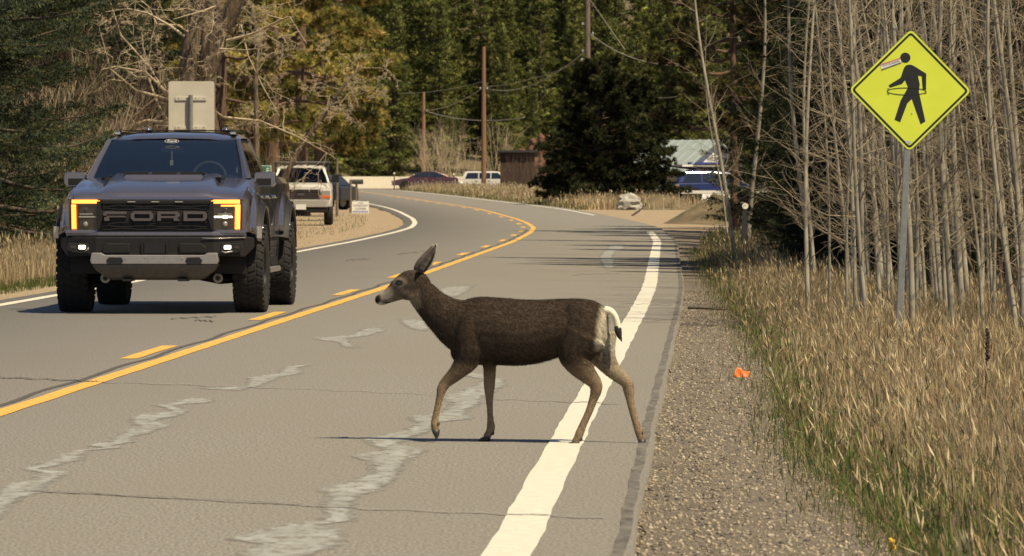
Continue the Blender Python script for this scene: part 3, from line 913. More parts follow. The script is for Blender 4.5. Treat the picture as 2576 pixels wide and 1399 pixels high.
# ================================================================== THE DEER
DS = 1167.0
def dz(cx, cy): return ((cx - 1000) / DS, (1292 - cy) / DS)
def ell_path(stations, n=16):
    """stations: (cx, cy, half height m, half depth m, depth offset m) along a path in the deer's side plane"""
    pts = [(*dz(s[0], s[1]),) for s in stations]
    # densify with catmull-rom
    P = []
    m = len(stations)
    for i in range(m - 1):
        k = 4
        for t in range(k):
            f = t / k
            def cr(a, b, c, d): return .5 * ((2 * b) + (-a + c) * f + (2 * a - 5 * b + 4 * c - d) * f * f + (-a + 3 * b - 3 * c + d) * f ** 3)
            i0, i1, i2, i3 = max(i - 1, 0), i, i + 1, min(i + 2, m - 1)
            row = [cr(pts[i0][q], pts[i1][q], pts[i2][q], pts[i3][q]) for q in range(2)]
            row += [cr(stations[i0][q], stations[i1][q], stations[i2][q], stations[i3][q]) for q in (2, 3, 4)]
            P.append(row)
    P.append([*pts[-1], *stations[-1][2:5]])
    rings = []
    for i, (u, z, a, b, v) in enumerate(P):
        q0, q1 = P[max(i - 1, 0)], P[min(i + 1, len(P) - 1)]
        tx, tz = q1[0] - q0[0], q1[1] - q0[1]; L = math.hypot(tx, tz) or 1
        nx_, nz_ = -tz / L, tx / L
        a = max(a, .004); b = max(b, .004)
        rings.append([(u + nx_ * a * math.cos(w), v + b * math.sin(w), z + nz_ * a * math.cos(w)) for w in [2 * math.pi * j / n for j in range(n)]])
    return rings
def vstations(rows):      # vertical slices (cx, top, bottom, half depth, v)
    n = 20; rings = []
    ks = []
    for i in range(len(rows) - 1):
        for t in range(4):
            f = t / 4; ks.append([rows[i][q] * (1 - f) + rows[i + 1][q] * f for q in range(5)])
    ks.append(list(rows[-1]))
    for _ in range(2):
        ks = [ks[0]] + [[(ks[i - 1][q] + 2 * ks[i][q] + ks[i + 1][q]) / 4 for q in range(5)] for i in range(1, len(ks) - 1)] + [ks[-1]]
    for (cx, t, b, hw, v) in ks:
        u, zt = dz(cx, t); _, zb = dz(cx, b)
        zc, a = (zt + zb) / 2, (zt - zb) / 2
        ring = []
        for j in range(n):
            w = 2 * math.pi * j / n
            zz = math.cos(w); k = 1.0 - .16 * max(0, zz) ** 2          # narrower along the spine
            ring.append((u, v + hw * k * math.sin(w), zc + a * zz))
        rings.append(ring)
    return rings
def build_deer():
    root = empty('deer', (0.057, 30.1, 0.0), R(-14)); root.scale = (1.025, 1, 1)
    M_ = MB()
    M_.loft(vstations([(575, 470, 700, .055, 0), (610, 415, 765, .085, 0), (660, 394, 790, .112, 0), (740, 380, 802, .132, 0), (850, 388, 810, .150, 0), (960, 397, 815, .160, 0),
                       (1080, 401, 801, .160, 0), (1180, 396, 772, .150, 0), (1260, 392, 742, .142, 0), (1350, 390, 735, .135, 0), (1430, 398, 735, .118, 0), (1490, 425, 715, .092, 0), (1524, 470, 640, .05, 0)]))
    NK = [(335, 335, .070, .048, .0), (372, 375, .080, .052, 0), (425, 432, .088, .058, 0), (505, 500, .108, .072, 0), (592, 552, .140, .095, 0), (700, 590, .165, .12, 0)]
    M_.loft(ell_path(NK))
    HD = [(70, 403, .012, .014, 0), (82, 404, .024, .022, 0), (105, 404, .030, .026, 0), (150, 386, .037, .027, 0), (196, 356, .052, .033, 0), (240, 330, .067, .046, 0), (292, 312, .081, .055, 0), (340, 318, .078, .055, 0), (385, 345, .05, .04, 0)]
    M_.loft(ell_path(HD))
    # brow ridges, cheeks, lower lip
    for sv in (-1, 1):
        u, z = dz(236, 288); M_.sphere((u, sv * .040, z), .020, .012, .016, 10, 8)
        u, z = dz(285, 365); M_.sphere((u, sv * .034, z), .045, .022, .038, 10, 8)
    u, z = dz(112, 430); M_.sphere((u, 0, z), .020, .017, .010, 10, 8)
    # brisket and shoulder muscle
    u, z = dz(592, 725); M_.sphere((u, 0, z), .038, .055, .055, 12, 8)
    for sv in (-1, 1):
        u, z = dz(700, 640); M_.sphere((u, sv * .085, z), .085, .05, .15, 14, 10)
        u, z = dz(1375, 600); M_.sphere((u, sv * .075, z), .115, .07, .17, 14, 10)
    # legs: near (towards the camera, -v) and far (+v)
    nv, fv = -.085, .085
    M_.loft(ell_path([(700, 690, .085, .05, nv), (672, 778, .068, .042, nv), (610, 855, .044, .034, nv), (548, 912, .032, .027, nv), (518, 955, .027, .025, nv), (505, 1010, .0205, .019, nv),
                      (488, 1080, .0175, .016, nv), (476, 1135, .0185, .016, nv), (474, 1172, .0235, .02, nv), (474, 1205, .021, .019, nv), (480, 1232, .017, .018, nv)], 12))
    M_.loft(ell_path([(765, 700, .075, .05, fv), (768, 800, .040, .036, fv), (768, 880, .033, .029, fv), (766, 950, .030, .027, fv), (766, 1000, .023, .022, fv), (769, 1080, .0175, .016, fv), (772, 1150, .0175, .016, fv),
                      (776, 1205, .0235, .02, fv), (764, 1240, .021, .019, fv), (742, 1268, .018, .019, fv)], 12))
    M_.loft(ell_path([(1400, 600, .13, .07, nv), (1350, 715, .100, .065, nv), (1368, 790, .072, .052, nv), (1428, 860, .052, .036, nv), (1478, 918, .037, .026, nv), (1480, 965, .031, .024, nv), (1466, 1010, .0245, .02, nv),
                      (1438, 1090, .0205, .018, nv), (1402, 1170, .0205, .018, nv), (1380, 1225, .0235, .021, nv), (1366, 1258, .0215, .019, nv), (1345, 1283, .018, .019, nv)], 12))
    M_.loft(ell_path([(1440, 620, .11, .06, fv), (1470, 735, .075, .05, fv), (1520, 818, .050, .038, fv), (1580, 872, .042, .030, fv), (1628, 915, .034, .025, fv), (1640, 965, .030, .023, fv), (1648, 1020, .0225, .019, fv),
                      (1664, 1095, .0195, .017, fv), (1684, 1165, .0195, .017, fv), (1702, 1213, .024, .02, fv), (1712, 1250, .021, .019, fv), (1718, 1285, .017, .018, fv)], 12))
    tmp = M_.build('tmp', 'stone')
    rm = tmp.modifiers.new('r', 'REMESH'); rm.mode = 'VOXEL'; rm.voxel_size = .0062
    sm = tmp.modifiers.new('s', 'SMOOTH'); sm.factor = .5; sm.iterations = 7
    dg = bpy.context.evaluated_depsgraph_get()
    me = bpy.data.meshes.new_from_object(tmp.evaluated_get(dg))
    me.materials.clear()
    bpy.data.objects.remove(tmp)
    me.name = 'body'
    N = len(me.vertices)
    co = np.empty(N * 3, np.float32); me.vertices.foreach_get('co', co); co = co.reshape(-1, 3)
    no = np.empty(N * 3, np.float32); me.vertices.foreach_get('normal', no); no = no.reshape(-1, 3)
    cx, cy = co[:, 0] * DS + 1000, 1292 - co[:, 2] * DS
    def near(x, y, rx, ry, soft=.5):
        d = np.sqrt(((cx - x) / rx) ** 2 + ((cy - y) / ry) ** 2)
        return 1 - sstep(1 - soft, 1 + soft, d)
    c = np.tile(np.array([.068, .049, .036]), (N, 1))
    def lay(col, f):
        nonlocal c
        c = c * (1 - f[:, None]) + np.array(col)[None] * f[:, None]
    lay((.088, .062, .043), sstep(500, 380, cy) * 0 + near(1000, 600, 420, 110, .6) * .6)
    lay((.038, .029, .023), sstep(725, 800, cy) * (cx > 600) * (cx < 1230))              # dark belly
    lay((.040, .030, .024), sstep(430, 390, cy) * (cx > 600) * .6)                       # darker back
    lay((.34, .245, .155), sstep(760, 920, cy) * (1 - (cx > 820) * (cx < 1240) * (cy < 850)))   # tan legs
    lay((.13, .09, .058), near(600, 860, 110, 70) * .7)
    lay((.13, .092, .06), near(1400, 830, 110, 90) * .6)
    lay((.15, .10, .06), near(1490, 960, 45, 60) * .5)
    lay((.62, .55, .42), sstep(1478, 1512, cx - (cy - 450) * -.05) * sstep(800, 700, cy) * (no[:, 1] > -.97))            # white rump
    lay((.42, .34, .235), (co[:, 1] > .02) * sstep(690, 760, cy) * (1 - sstep(880, 930, cy)) * (cx > 1400) * .8)         # pale inner thigh of the far leg
    hd = cx < 400
    lay((.20, .155, .115), hd * near(200, 385, 130, 60))                                   # grey cheeks
    lay((.36, .31, .24), hd * near(150, 365, 40, 40))
    lay((.30, .24, .18), hd * near(235, 292, 46, 34))
    lay((.065, .047, .036), hd * near(265, 225, 70, 38))
    lay((.10, .075, .055), hd * near(300, 350, 50, 50))
    lay((.30, .245, .175), near(325, 425, 45, 40) * .8)
    lay((.26, .20, .14), hd * near(340, 380, 22, 45) * .6)                                      # throat patch
    lay((.60, .54, .44), hd * near(120, 434, 32, 16))
    lay((.012, .011, .010), hd * near(82, 398, 30, 28, .35))
    lay((.02, .016, .014), hd * near(140, 424, 22, 5, .4))
    lay((.018, .015, .013), near(237, 296, 27, 20, .4) * hd * (np.abs(co[:, 1]) > .02))
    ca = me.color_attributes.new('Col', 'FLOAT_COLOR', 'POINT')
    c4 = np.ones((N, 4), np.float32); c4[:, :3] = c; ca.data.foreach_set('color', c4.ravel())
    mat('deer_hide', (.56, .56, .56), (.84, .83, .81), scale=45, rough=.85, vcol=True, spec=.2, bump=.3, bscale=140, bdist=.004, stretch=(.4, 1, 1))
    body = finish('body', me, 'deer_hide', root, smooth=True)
    # eyes
    mat('eye', (.012, .009, .007), None, rough=.06, spec=.8)
    mat('hoof', (.022, .019, .017), (.05, .042, .035), scale=30, rough=.5)
    for sv in (-1, 1):
        u, z = dz(236, 296)
        MB().sphere((u, sv * .038, z), .0165, .0135, .0135, 14, 10).build('eye', 'eye', root, smooth=True)
    # hooves: two toes each, plus dew claws
    def hoof(pts, v, dew, dw=None):
        mb = MB()
        for s_ in (-1, 1):
            rings = []
            for (x, y, a, b) in pts:
                u, z = dz(x, y)
                rings.append([(u + a * math.cos(w), v + s_ * .0115 + b * math.sin(w), z) for w in [2 * math.pi * j / 10 for j in range(10)]])
            mb.loft(rings)
        u, z = dz(*dew)
        for s_ in (-1, 1): mb.sphere((u - .004, v + s_ * .010, z), .007, .006, .012, 8, 6)
        return mb.build('hoof', 'hoof', root, smooth=True)
    hoof([(478, 1212, .020, .013), (481, 1235, .016, .013), (484, 1256, .009, .009), (482, 1268, .003, .004)], nv, (498, 1178))
    hoof([(752, 1262, .019, .013), (738, 1276, .027, .014), (731, 1291, .032, .014)], fv, (792, 1240))
    hoof([(1356, 1276, .019, .013), (1336, 1292, .028, .014), (1324, 1310, .034, .014)], nv, (1392, 1262))
    hoof([(1722, 1268, .019, .013), (1724, 1295, .017, .013), (1724, 1322, .010, .010), (1722, 1340, .004, .004)], fv, (1729, 1228))
    # ears: cupped blades
    mat('ear_in', (.42, .36, .29), (.16, .12, .09), scale=40, rough=.9)
    mat('ear_out', (.085, .064, .048), (.05, .038, .03), scale=40, rough=.9)
    mat('fur_white', (.72, .66, .53), (.60, .54, .42), scale=40, rough=.9)
    mat('fur_black', (.014, .012, .011), None, rough=.8)
    def ear(base, tip, wmax, v0, v1, roll, far):
        (bu, bz), (tu, tz) = dz(*base), dz(*tip)
        ax = Vector((tu - bu, v1 - v0, tz - bz)); Ln = ax.length; a = ax.normalized()
        out = Vector(roll); out = (out - a * out.dot(a)).normalized()
        side = a.cross(out).normalized()
        rows = []
        for i in range(13):
            t = i / 12
            w = wmax * (math.sin(math.pi * min(1, (t * .93 + .07)) ** .75) ** .8 * (1 - .15 * t) + .012)
            w = max(w, .0022)
            row = []
            for j in range(9):
                s_ = (j / 8 - .5) * 2
                cup = 1.15 * w * (1 - s_ * s_) * (1 - .35 * t)
                row.append(Vector((bu, v0, bz)) + a * (Ln * t) + side * (w * s_) - out * cup + out * .35 * w)
            rows.append(row)
        o = MB().loft(rows, caps=False, closed=False).build('ear', 'ear_out', root, smooth=True)
        sol = [[p + out * .003 for p in r_[1:-1]] for r_ in rows[1:-1]]
        MB().loft(sol, caps=False, closed=False).build('ear_lining', 'ear_in', o, smooth=True)
        rim = MB()
        for side_i in (8,):
            rim.tube([r_[side_i] for r_ in rows[2:]], [.0042 if i < 9 else .0026 for i in range(len(rows) - 2)], 5)
        rim.build('ear_rim', 'fur_white', o, smooth=True)
        return o
    ear((360, 236), (478, 54), .038, -.036, -.070, (.9, -.42, 0), False)
    ear((318, 224), (420, 60), .038, .03, .05, (.8, .45, 0), True)
    # tail
    tl = MB().loft(ell_path([(1515, 462, .022, .03, 0), (1548, 470, .020, .024, 0), (1577, 500, .016, .018, 0), (1590, 545, .017, .016, 0), (1595, 575, .019, .017, 0)], 10)).build('tail', 'fur_white', root, smooth=True)
    MB().loft(ell_path([(1592, 560, .017, .0165, 0), (1596, 590, .0195, .018, 0), (1604, 622, .014, .013, 0), (1614, 645, .006, .006, 0), (1618, 657, .002, .002, 0)], 10)).build('tail_tip', 'fur_black', tl, smooth=True)
    # fur
    g = np.random.default_rng(77)
    T = np.array([p.vertices[:3] for p in me.polygons], dtype=np.int32)
    n = 70000
    idx = g.integers(0, len(T), n); w = g.dirichlet((1, 1, 1), n)
    P = (co[T[idx]] * w[..., None]).sum(1); Nn = norm((no[T[idx]] * w[..., None]).sum(1)); Cc = (c[T[idx]] * w[..., None]).sum(1)
    px_, py_ = P[:, 0] * DS + 1000, 1292 - P[:, 2] * DS
    flow = np.tile(np.array([.8, 0, -.5]), (n, 1))
    nk = (px_ < 620) & (px_ > 330); flow[nk] = (.6, 0, -.8)
    lg = (py_ > 800); flow[lg] = (.1, 0, -1)
    flow = norm(flow - Nn * (flow * Nn).sum(1, keepdims=True))
    D = norm(flow + Nn * .28 + g.normal(0, .16, (n, 3)))
    ln = np.where(lg, .008, np.where(px_ < 330, .007, .017)) * g.uniform(.6, 1.4, n)
    ln = np.where((py_ > 730) & (py_ < 850) & ~((px_ < 820) | (px_ > 1240)), ln * 1.5, ln)
    keep = ~((px_ < 120) | ((np.abs(px_ - 237) < 30) & (np.abs(py_ - 296) < 24) & (px_ < 300)))
    P, D, ln, Cc, Nn = P[keep], D[keep], ln[keep], Cc[keep], Nn[keep]
    sd = norm(np.cross(D, Nn)) * .0011
    V = np.stack([P - sd, P + sd, P + D * ln[:, None]], 1).reshape(-1, 3)
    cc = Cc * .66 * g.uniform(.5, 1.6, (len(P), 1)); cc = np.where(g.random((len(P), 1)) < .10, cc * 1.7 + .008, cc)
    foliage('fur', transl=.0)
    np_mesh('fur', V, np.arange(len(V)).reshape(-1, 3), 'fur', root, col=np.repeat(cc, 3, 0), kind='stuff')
    return root
tag(build_deer(), 'brown mule deer doe stepping across the road, one front hoof lifted', 'deer')

# ================================================================== SIGNS, POSTS, POLES
mat('sign_yellow', (.62, .69, .055), (.58, .65, .05), scale=3, rough=.45)
mat('sign_black', (.012, .012, .010), None, rough=.5)
mat('sticker_white', (.75, .73, .68), None, rough=.6)
mat('sticker_red', (.42, .07, .035), None, rough=.6)
mat('sticker_grey', (.42, .43, .40), None, rough=.6)
mat('galv', (.26, .26, .25), (.19, .195, .19), scale=12, rough=.5, metal=.35)
mat('sign_back', (.56, .52, .43), (.50, .465, .385), scale=2.5, rough=.55, metal=.15, c=(.42, .38, .31), cscale=9, clo=.64, chi=.75)
mat('wood_grey', (.19, .145, .10), (.09, .068, .05), scale=10, rough=.9, stretch=(4, 4, .4), bump=.5)
mat('wood_red', (.26, .13, .07), (.14, .075, .045), scale=8, rough=.9, stretch=(4, 4, .4))
mat('dark_metal', (.03, .03, .03), None, rough=.5)

def rsquare(half, r, n=6):
    """square of half side with rounded corners turned on its corner; list of (x,z)"""
    out = []
    for k, (sx_, sz_) in enumerate(((1, 1), (-1, 1), (-1, -1), (1, -1))):
        for i in range(n + 1):
            a = math.pi / 2 * (k + i / n)
            out.append((sx_ * (half - r) + r * math.cos(a), sz_ * (half - r) + r * math.sin(a)))
    c, s = math.cos(math.pi / 4), math.sin(math.pi / 4)
    return [(x * c - z * s, x * s + z * c) for x, z in out]
def ring_prism(outer, inner, y0, y1):
    mb = MB(); n = len(outer)
    V = [(x, y0, z) for x, z in outer] + [(x, y0, z) for x, z in inner] + [(x, y1, z) for x, z in outer] + [(x, y1, z) for x, z in inner]
    F = []
    for i in range(n):
        j = (i + 1) % n
        F += [(i, j, n + j, n + i), (2 * n + i, 3 * n + i, 3 * n + j, 2 * n + j), (i, 2 * n + i, 2 * n + j, j), (n + i, n + j, 3 * n + j, 3 * n + i)]
    return mb.add(V, F)

def crossing_sign():
    Y = 51.7
    X, zc = px(2288.5, 228, Y)
    bx, _ = px(2259, 890, Y)
    gz = float(H(bx, Y))
    root = empty('crossing_sign', (bx, Y, gz))
    lean = math.atan2(X - bx, zc - gz)
    root.rotation_euler = (0, lean, 0)
    zc = math.hypot(zc - gz, X - bx)
    # square steel post
    post = MB().box(-.03, .03, 0, .05, -.3, zc + .45)
    post.build('post', 'galv', root, bevel=.006)
    S = 1058.0
    rot = R(-.55) - lean + R(0)
    plate = empty('tmp_plate')
    def L(cx, cy):
        x, z = (cx - 808) / S, (668 - cy) / S
        return x, z
    half = .397
    T = Matrix.Translation((0, 0, zc)) @ Matrix.Rotation(R(.65) - lean, 4, 'Y')
    def part(mb, name, m, parent=root):
        mb.v = [tuple(T @ Vector(v)) for v in mb.v]
        return mb.build(name, m, parent)
    panel = part(MB().prism(rsquare(half, .045), -.004, -.001), 'panel', 'sign_yellow')
    part(ring_prism(rsquare(half - .017, .032), rsquare(half - .036, .020), -.0056, -.0046), 'border', 'sign_black', panel)
    a, b = L(757, 352)
    part(MB().prism([(a + 50 / S * math.cos(t), b + 50 / S * math.sin(t)) for t in np.linspace(0, 2 * math.pi, 29)[:-1]], -.0056, -.0046), 'pedestrian_head', 'sign_black', panel)
    body = [(740,465),(720,530),(710,550),(598,622),(612,645),(728,607),(757,570),(787,640),(718,765),(660,955),(716,978),(782,795),(825,752),(914,997),(960,967),(893,680),(901,610),(882,525),(918,530),(930,660),(962,660),(963,505),(850,435),(820,421),(795,418),(770,424),(752,440)]
    part(MB().prism([L(*p) for p in body], -.0056, -.0046), 'pedestrian_body', 'sign_black', panel)
    # drawn hoop
    t = np.linspace(0, 2 * math.pi, 41)[:-1]
    o_ = [L(775 + 192 * math.cos(q), 678 - 37 * math.sin(q)) for q in t]; i_ = [L(775 + 184 * math.cos(q), 678 - 31 * math.sin(q)) for q in t]
    part(ring_prism(o_, i_, -.0074, -.0062), 'hula_hoop', 'sign_black', panel)
    mk = MB()
    for (x0, y0, x1, y1) in [(585, 655, 608, 648), (588, 668, 600, 655), (586, 695, 607, 706), (588, 703, 604, 712), (945, 655, 966, 648), (945, 692, 966, 684), (950, 700, 968, 690)]:
        (ax, az), (bx_, bz) = L(x0, y0), L(x1, y1)
        d = Vector((bx_ - ax, bz - az)).normalized() * .0013
        mk.prism([(ax - d.y, az + d.x), (ax + d.y, az - d.x), (bx_ + d.y, bz - d.x), (bx_ - d.y, bz + d.x)], -.0074, -.0062)
    part(mk, 'motion_marks', 'sign_black', panel)['kind'] = 'stuff'
    # sticker
    TL, TR, BR, BL_ = L(513, 418), L(706, 352), L(723, 402), L(531, 475)
    def q(u, v): return tuple((TL[k] * (1 - u) + TR[k] * u) * (1 - v) + (BL_[k] * (1 - u) + BR[k] * u) * v for k in range(2))
    st = part(MB().prism([q(0, 0), q(1, 0), q(1, 1), q(0, 1)], -.0066, -.0058), 'sticker', 'sticker_white', panel)
    part(MB().prism([q(0, 0), q(1, 0), q(1, .24), q(0, .24)], -.0080, -.0070), 'sticker_stripe', 'sticker_red', st)
    part(MB().prism([q(0, .80), q(1, .80), q(1, 1), q(0, 1)], -.0080, -.0070), 'sticker_stripe', 'sign_black', st)
    dots = MB()
    for v in (.12, .90):
        for k in range(19):
            u = (k + .5) / 19; e = .012
            dots.prism([q(u - e, v - .045), q(u + e, v - .045), q(u + e, v + .045), q(u - e, v + .045)], -.0092, -.0084)
    part(dots, 'sticker_dots', 'sticker_white', st)['kind'] = 'stuff'
    cx, cz = q(.5, .52); ang = math.atan2(TR[1] - TL[1], TR[0] - TL[0])
    tx = text_mesh('lettering', 'VOTE FOR SANFORD', .0245, 'sign_black', st, T @ place_text(cx, -.0072, cz, -ang, .72), .0004)
    (ax, az), (bx_, bz) = L(772, 1158), L(822, 1184)
    part(MB().prism([(ax, bz), (bx_, bz), (bx_, az), (ax, az)], -.0066, -.0058), 'date_tag', 'sticker_grey', panel)
    bolt = None
    for (cx, cy) in ((790, 548), (828, 890)):
        a, b = L(cx, cy)
        part(MB().cyl((a, -.0085, b), .007, .004, 10, 'y'), 'bolt', 'sticker_grey' if cy > 800 else 'sign_black', panel)
    bpy.data.objects.remove(plate)
    return root
tag(crossing_sign(), 'yellow-green diamond pedestrian sign with a hula hoop drawn on the walker', 'road sign')

def sign_from_behind():
    Y = 112.0
    x0, zt = px(425, 205, Y); x1, _ = px(540, 205, Y)
    cx, w = (x0 + x1) / 2, (x1 - x0) / 2; h = 1.22; zb = zt - h
    gz = float(H(cx, Y))
    root = empty('road_sign', (cx, Y, gz))
    T = lambda z: z - gz
    r = .05; pts = []
    for k, (sx_, sz_) in enumerate(((1, 1), (-1, 1), (-1, -1), (1, -1))):
        for i in range(6):
            a = math.pi / 2 * (k + i / 5)
            pts.append((sx_ * (w - r) + r * math.cos(a), T((zt + zb) / 2) + sz_ * (h / 2 - r) + r * math.sin(a)))
    MB().prism(pts, 0, .006).build('panel', 'sign_back', root)
    pxx = px(481, 0, Y)[0] - cx
    _, ptop = px(0, 240, Y)
    MB().tube([(pxx, -.06, -.4), (pxx, -.06, T(ptop))], .045, 12).build('post', 'galv', root, smooth=True, auto=40)
    for zz in (px(0, 249, Y)[1], px(0, 322, Y)[1], zb + .12):
        MB().box(-.31 + pxx, .31 + pxx, -.022, -.002, T(zz) - .035, T(zz) + .035).build('bracket', 'sign_back', root, bevel=.004)
        for k in (-.24, -.08, .1, .26):
            MB().cyl((k + pxx, -.030, T(zz) + .01), .012, .008, 8, 'y').build('bolt', 'galv', root)
    return root
tag(sign_from_behind(), 'pale back of a rectangular road sign on a grey pipe above the grey truck', 'road sign')

mat('sign_green', (.02, .17, .10), None, rough=.5)
def green_sign():
    Y = 128.0
    x1, zt = px(684, 416, Y); zb = px(0, 442, Y)[1]; x0 = x1 - .30
    gz = float(H(x0, Y)); cx = (x0 + x1) / 2
    root = empty('mile_sign', (cx, Y, gz))
    MB().box(-.03, .03, .01, .04, -.2, zt - gz - .02).build('post', 'galv', root)
    w = (x1 - x0) / 2
    p = MB().box(-w, w, 0, .006, zb - gz - .25, zt - gz).build('panel', 'sign_green', root, bevel=.0015)
    zc, h = (zt + zb - .25) / 2 - gz, (zt - zb + .25) / 2
    r = MB()
    for (a, b, c_, d) in ((-w + .01, w - .01, zc + h - .022, zc + h - .010), (-w + .01, w - .01, zc - h + .010, zc - h + .022), (-w + .01, -w + .022, zc - h + .022, zc + h - .022), (w - .022, w - .01, zc - h + .022, zc + h - .022)):
        r.box(a, b, -.003, -.001, c_, d)
    r.build('border', 'sticker_white', p)
    text_mesh('letter', 'E', .17, 'sticker_white', p, place_text(.065, -.002, zc + h - .13), .0008)
    return root
tag(green_sign(), 'small green sign with a white letter E beside the grey truck', 'road sign')

mat('sign_blue', (.10, .13, .42), None, rough=.6)
def yard_sign():
    Y = 196.0
    x0, zt = px(886, 507, Y); x1, zb = px(928, 537, Y)
    cx = (x0 + x1) / 2; w = (x1 - x0) / 2
    gz = float(H(cx, Y)); root = empty('yard_sign', (cx, Y, gz))
    zt -= gz; zb -= gz; zb = max(zb, .1)
    p = MB().box(-w, w, 0, .006, zb, zt).build('panel', 'sticker_white', root)
    for s_ in (-.6, .6): MB().tube([(s_ * w, .01, -.1), (s_ * w, .01, zb + .1)], .004, 6).build('stake', 'dark_metal', root)
    h = zt - zb
    text_mesh('lettering', 'Local', h * .20, 'sign_black', p, place_text(0, -.002, zt - h * .13), .0008)
    text_mesh('lettering', 'WINDOW', h * .27, 'sign_black', p, place_text(0, -.002, zt - h * .37, 0, .95), .0012)
    text_mesh('lettering', 'CLEANER', h * .27, 'sign_black', p, place_text(0, -.002, zt - h * .63, 0, .83), .0012)
    b = MB()
    for k in range(10):
        xx = -w * .9 + k * w * .185
        b.box(xx, xx + w * .12, -.003, -.001, zb + h * .06, zb + h * .2)
    b.build('print_band', 'sign_blue', p)['kind'] = 'stuff'
    return root
tag(yard_sign(), 'white yard sign reading WINDOW CLEANER stuck in the dirt pull-out', 'yard sign')

def mailbox():
    Y = 232.0
    x, zt = px(897, 453, Y); gz = float(H(x, Y)); root = empty('mailbox', (x, Y, gz))
    z0 = px(0, 464, Y)[1] - gz
    MB().box(-.045, .045, -.045, .045, -.3, z0).build('post', 'wood_grey', root, bevel=.006)
    w = .28
    ring = [(-.09, 0), (.09, 0), (.09, .11)] + [(.09 * math.cos(a), .11 + .09 * math.sin(a)) for a in np.linspace(.3, math.pi - .3, 7)] + [(-.09, .11)]
    MB().prism([(a, b + z0) for a, b in ring], -w, w, 'x').build('box', 'dark_metal', root)
    MB().box(-w - .008, -w, -.085, .085, z0 + .005, z0 + .17).build('lid', 'dark_metal', root, bevel=.003)
    return root
tag(mailbox(), 'black mailbox on a wooden post beside the bend', 'mailbox')

mat('reflector', (.75, .72, .62), None, rough=.3)
def reflector_post():
    Y = 116.0
    x, zt = px(1868, 516, Y); gz = float(H(x, Y)); root = empty('reflector_post', (x, Y, gz))
    root.rotation_euler = (0, R(3), 0)
    top = zt - gz
    MB().prism([(-.05, 0), (-.05, .012), (-.012, .012), (-.012, .035), (.012, .035), (.012, .012), (.05, .012), (.05, 0)], -.3, top, 'z').build('post', 'dark_metal', root)
    MB().cyl((0, -.012, top - .02), .065, .008, 20, 'y').build('reflector', 'reflector', root)
    return root
tag(reflector_post(), 'dark delineator post topped by a round white reflector', 'reflector post')

# utility poles and their wires
def pole(name, xd, ytop, Y, r, lab, m='wood_grey', arm=None, topz=None):
    x, zt = px(xd, ytop, Y)
    if topz: zt = topz
    gz = float(H(x, Y)); root = empty(name, (x, Y, gz))
    h = zt - gz
    MB().tube([(0, 0, -1), (0, 0, h * .5), (0, 0, h)], [r, r * .85, r * .7], 12).build('shaft', m, root, smooth=True, auto=50)
    ins = MB()
    for (dy, dx) in (arm or []):
        z = px(0, dy, Y)[1] - gz
        MB().tube([(0, 0, z), (dx, -.2, z - .02)], [.03, .03], 6).build('bracket', 'dark_metal', root)
        MB().cyl((dx, -.2, z - .06), .05, .12, 8).build('insulator', 'sticker_grey', root)
    return tag(root, lab, 'utility pole')
pole('utility_pole', 1217, 118, 400, .19, 'reddish utility pole standing beside the white SUV', 'wood_red', [(222, -.25), (222, .25)])
pole('utility_pole', 1066, 232, 452, .17, 'shorter utility pole above the pale willows', 'wood_red', [(278, .25)])
pole('utility_pole', 1478, 0, 330, .20, 'tall grey utility pole behind the lone broad juniper', 'wood_grey', [(128, -.3), (150, -.35), (84, .3), (60, -.3)], topz=14.5)
def wire(p, q, sag, r, lab, n=24, d0=None):
    P = []
    for t in np.linspace(0, 1, n):
        a = Vector(p).lerp(Vector(q), t); a.z -= sag * 4 * t * (1 - t); P.append(a)
    o = MB().tube(P, r, 5).build('utility_wire', 'wire', None, smooth=True)
    tag(o, lab, 'wire')
mat('wire', (.30, .27, .21), None, rough=.6)
W = lambda xd, yd, Y: (px(xd, yd, Y)[0], Y, px(xd, yd, Y)[1])
wire(W(1214, 222, 400), W(1471, 130, 330), .95, .028, 'sagging cable between the reddish pole and the tall grey pole')
wire(W(1217, 219, 400), W(1474, 148, 330), .35, .018, 'thinner upper cable reaching the tall grey pole')
wire(W(1214, 222, 400), W(1068, 279, 452), .35, .026, 'cable sloping down from the reddish pole to the shorter pole')
wire(W(1068, 279, 452), W(1317, 297, 392), .45, .03, 'cable from the shorter pole to the dark shed')
wire(W(1482, 84, 330), W(1702, 166, 250), .45, .022, 'cable falling from the tall grey pole towards the right-hand wood')
wire(W(1484, 0, 330), W(1572, 126, 312), .0, .018, 'straight guy wire from the tall grey pole')
wire(W(1595, 222, 300), W(1702, 243, 250), .25, .016, 'lower cable disappearing into the right-hand wood')
wire(W(1217, 205, 400), W(1000, 235, 430), .25, .016, 'thin cable running from the reddish pole to the golden pine boughs')

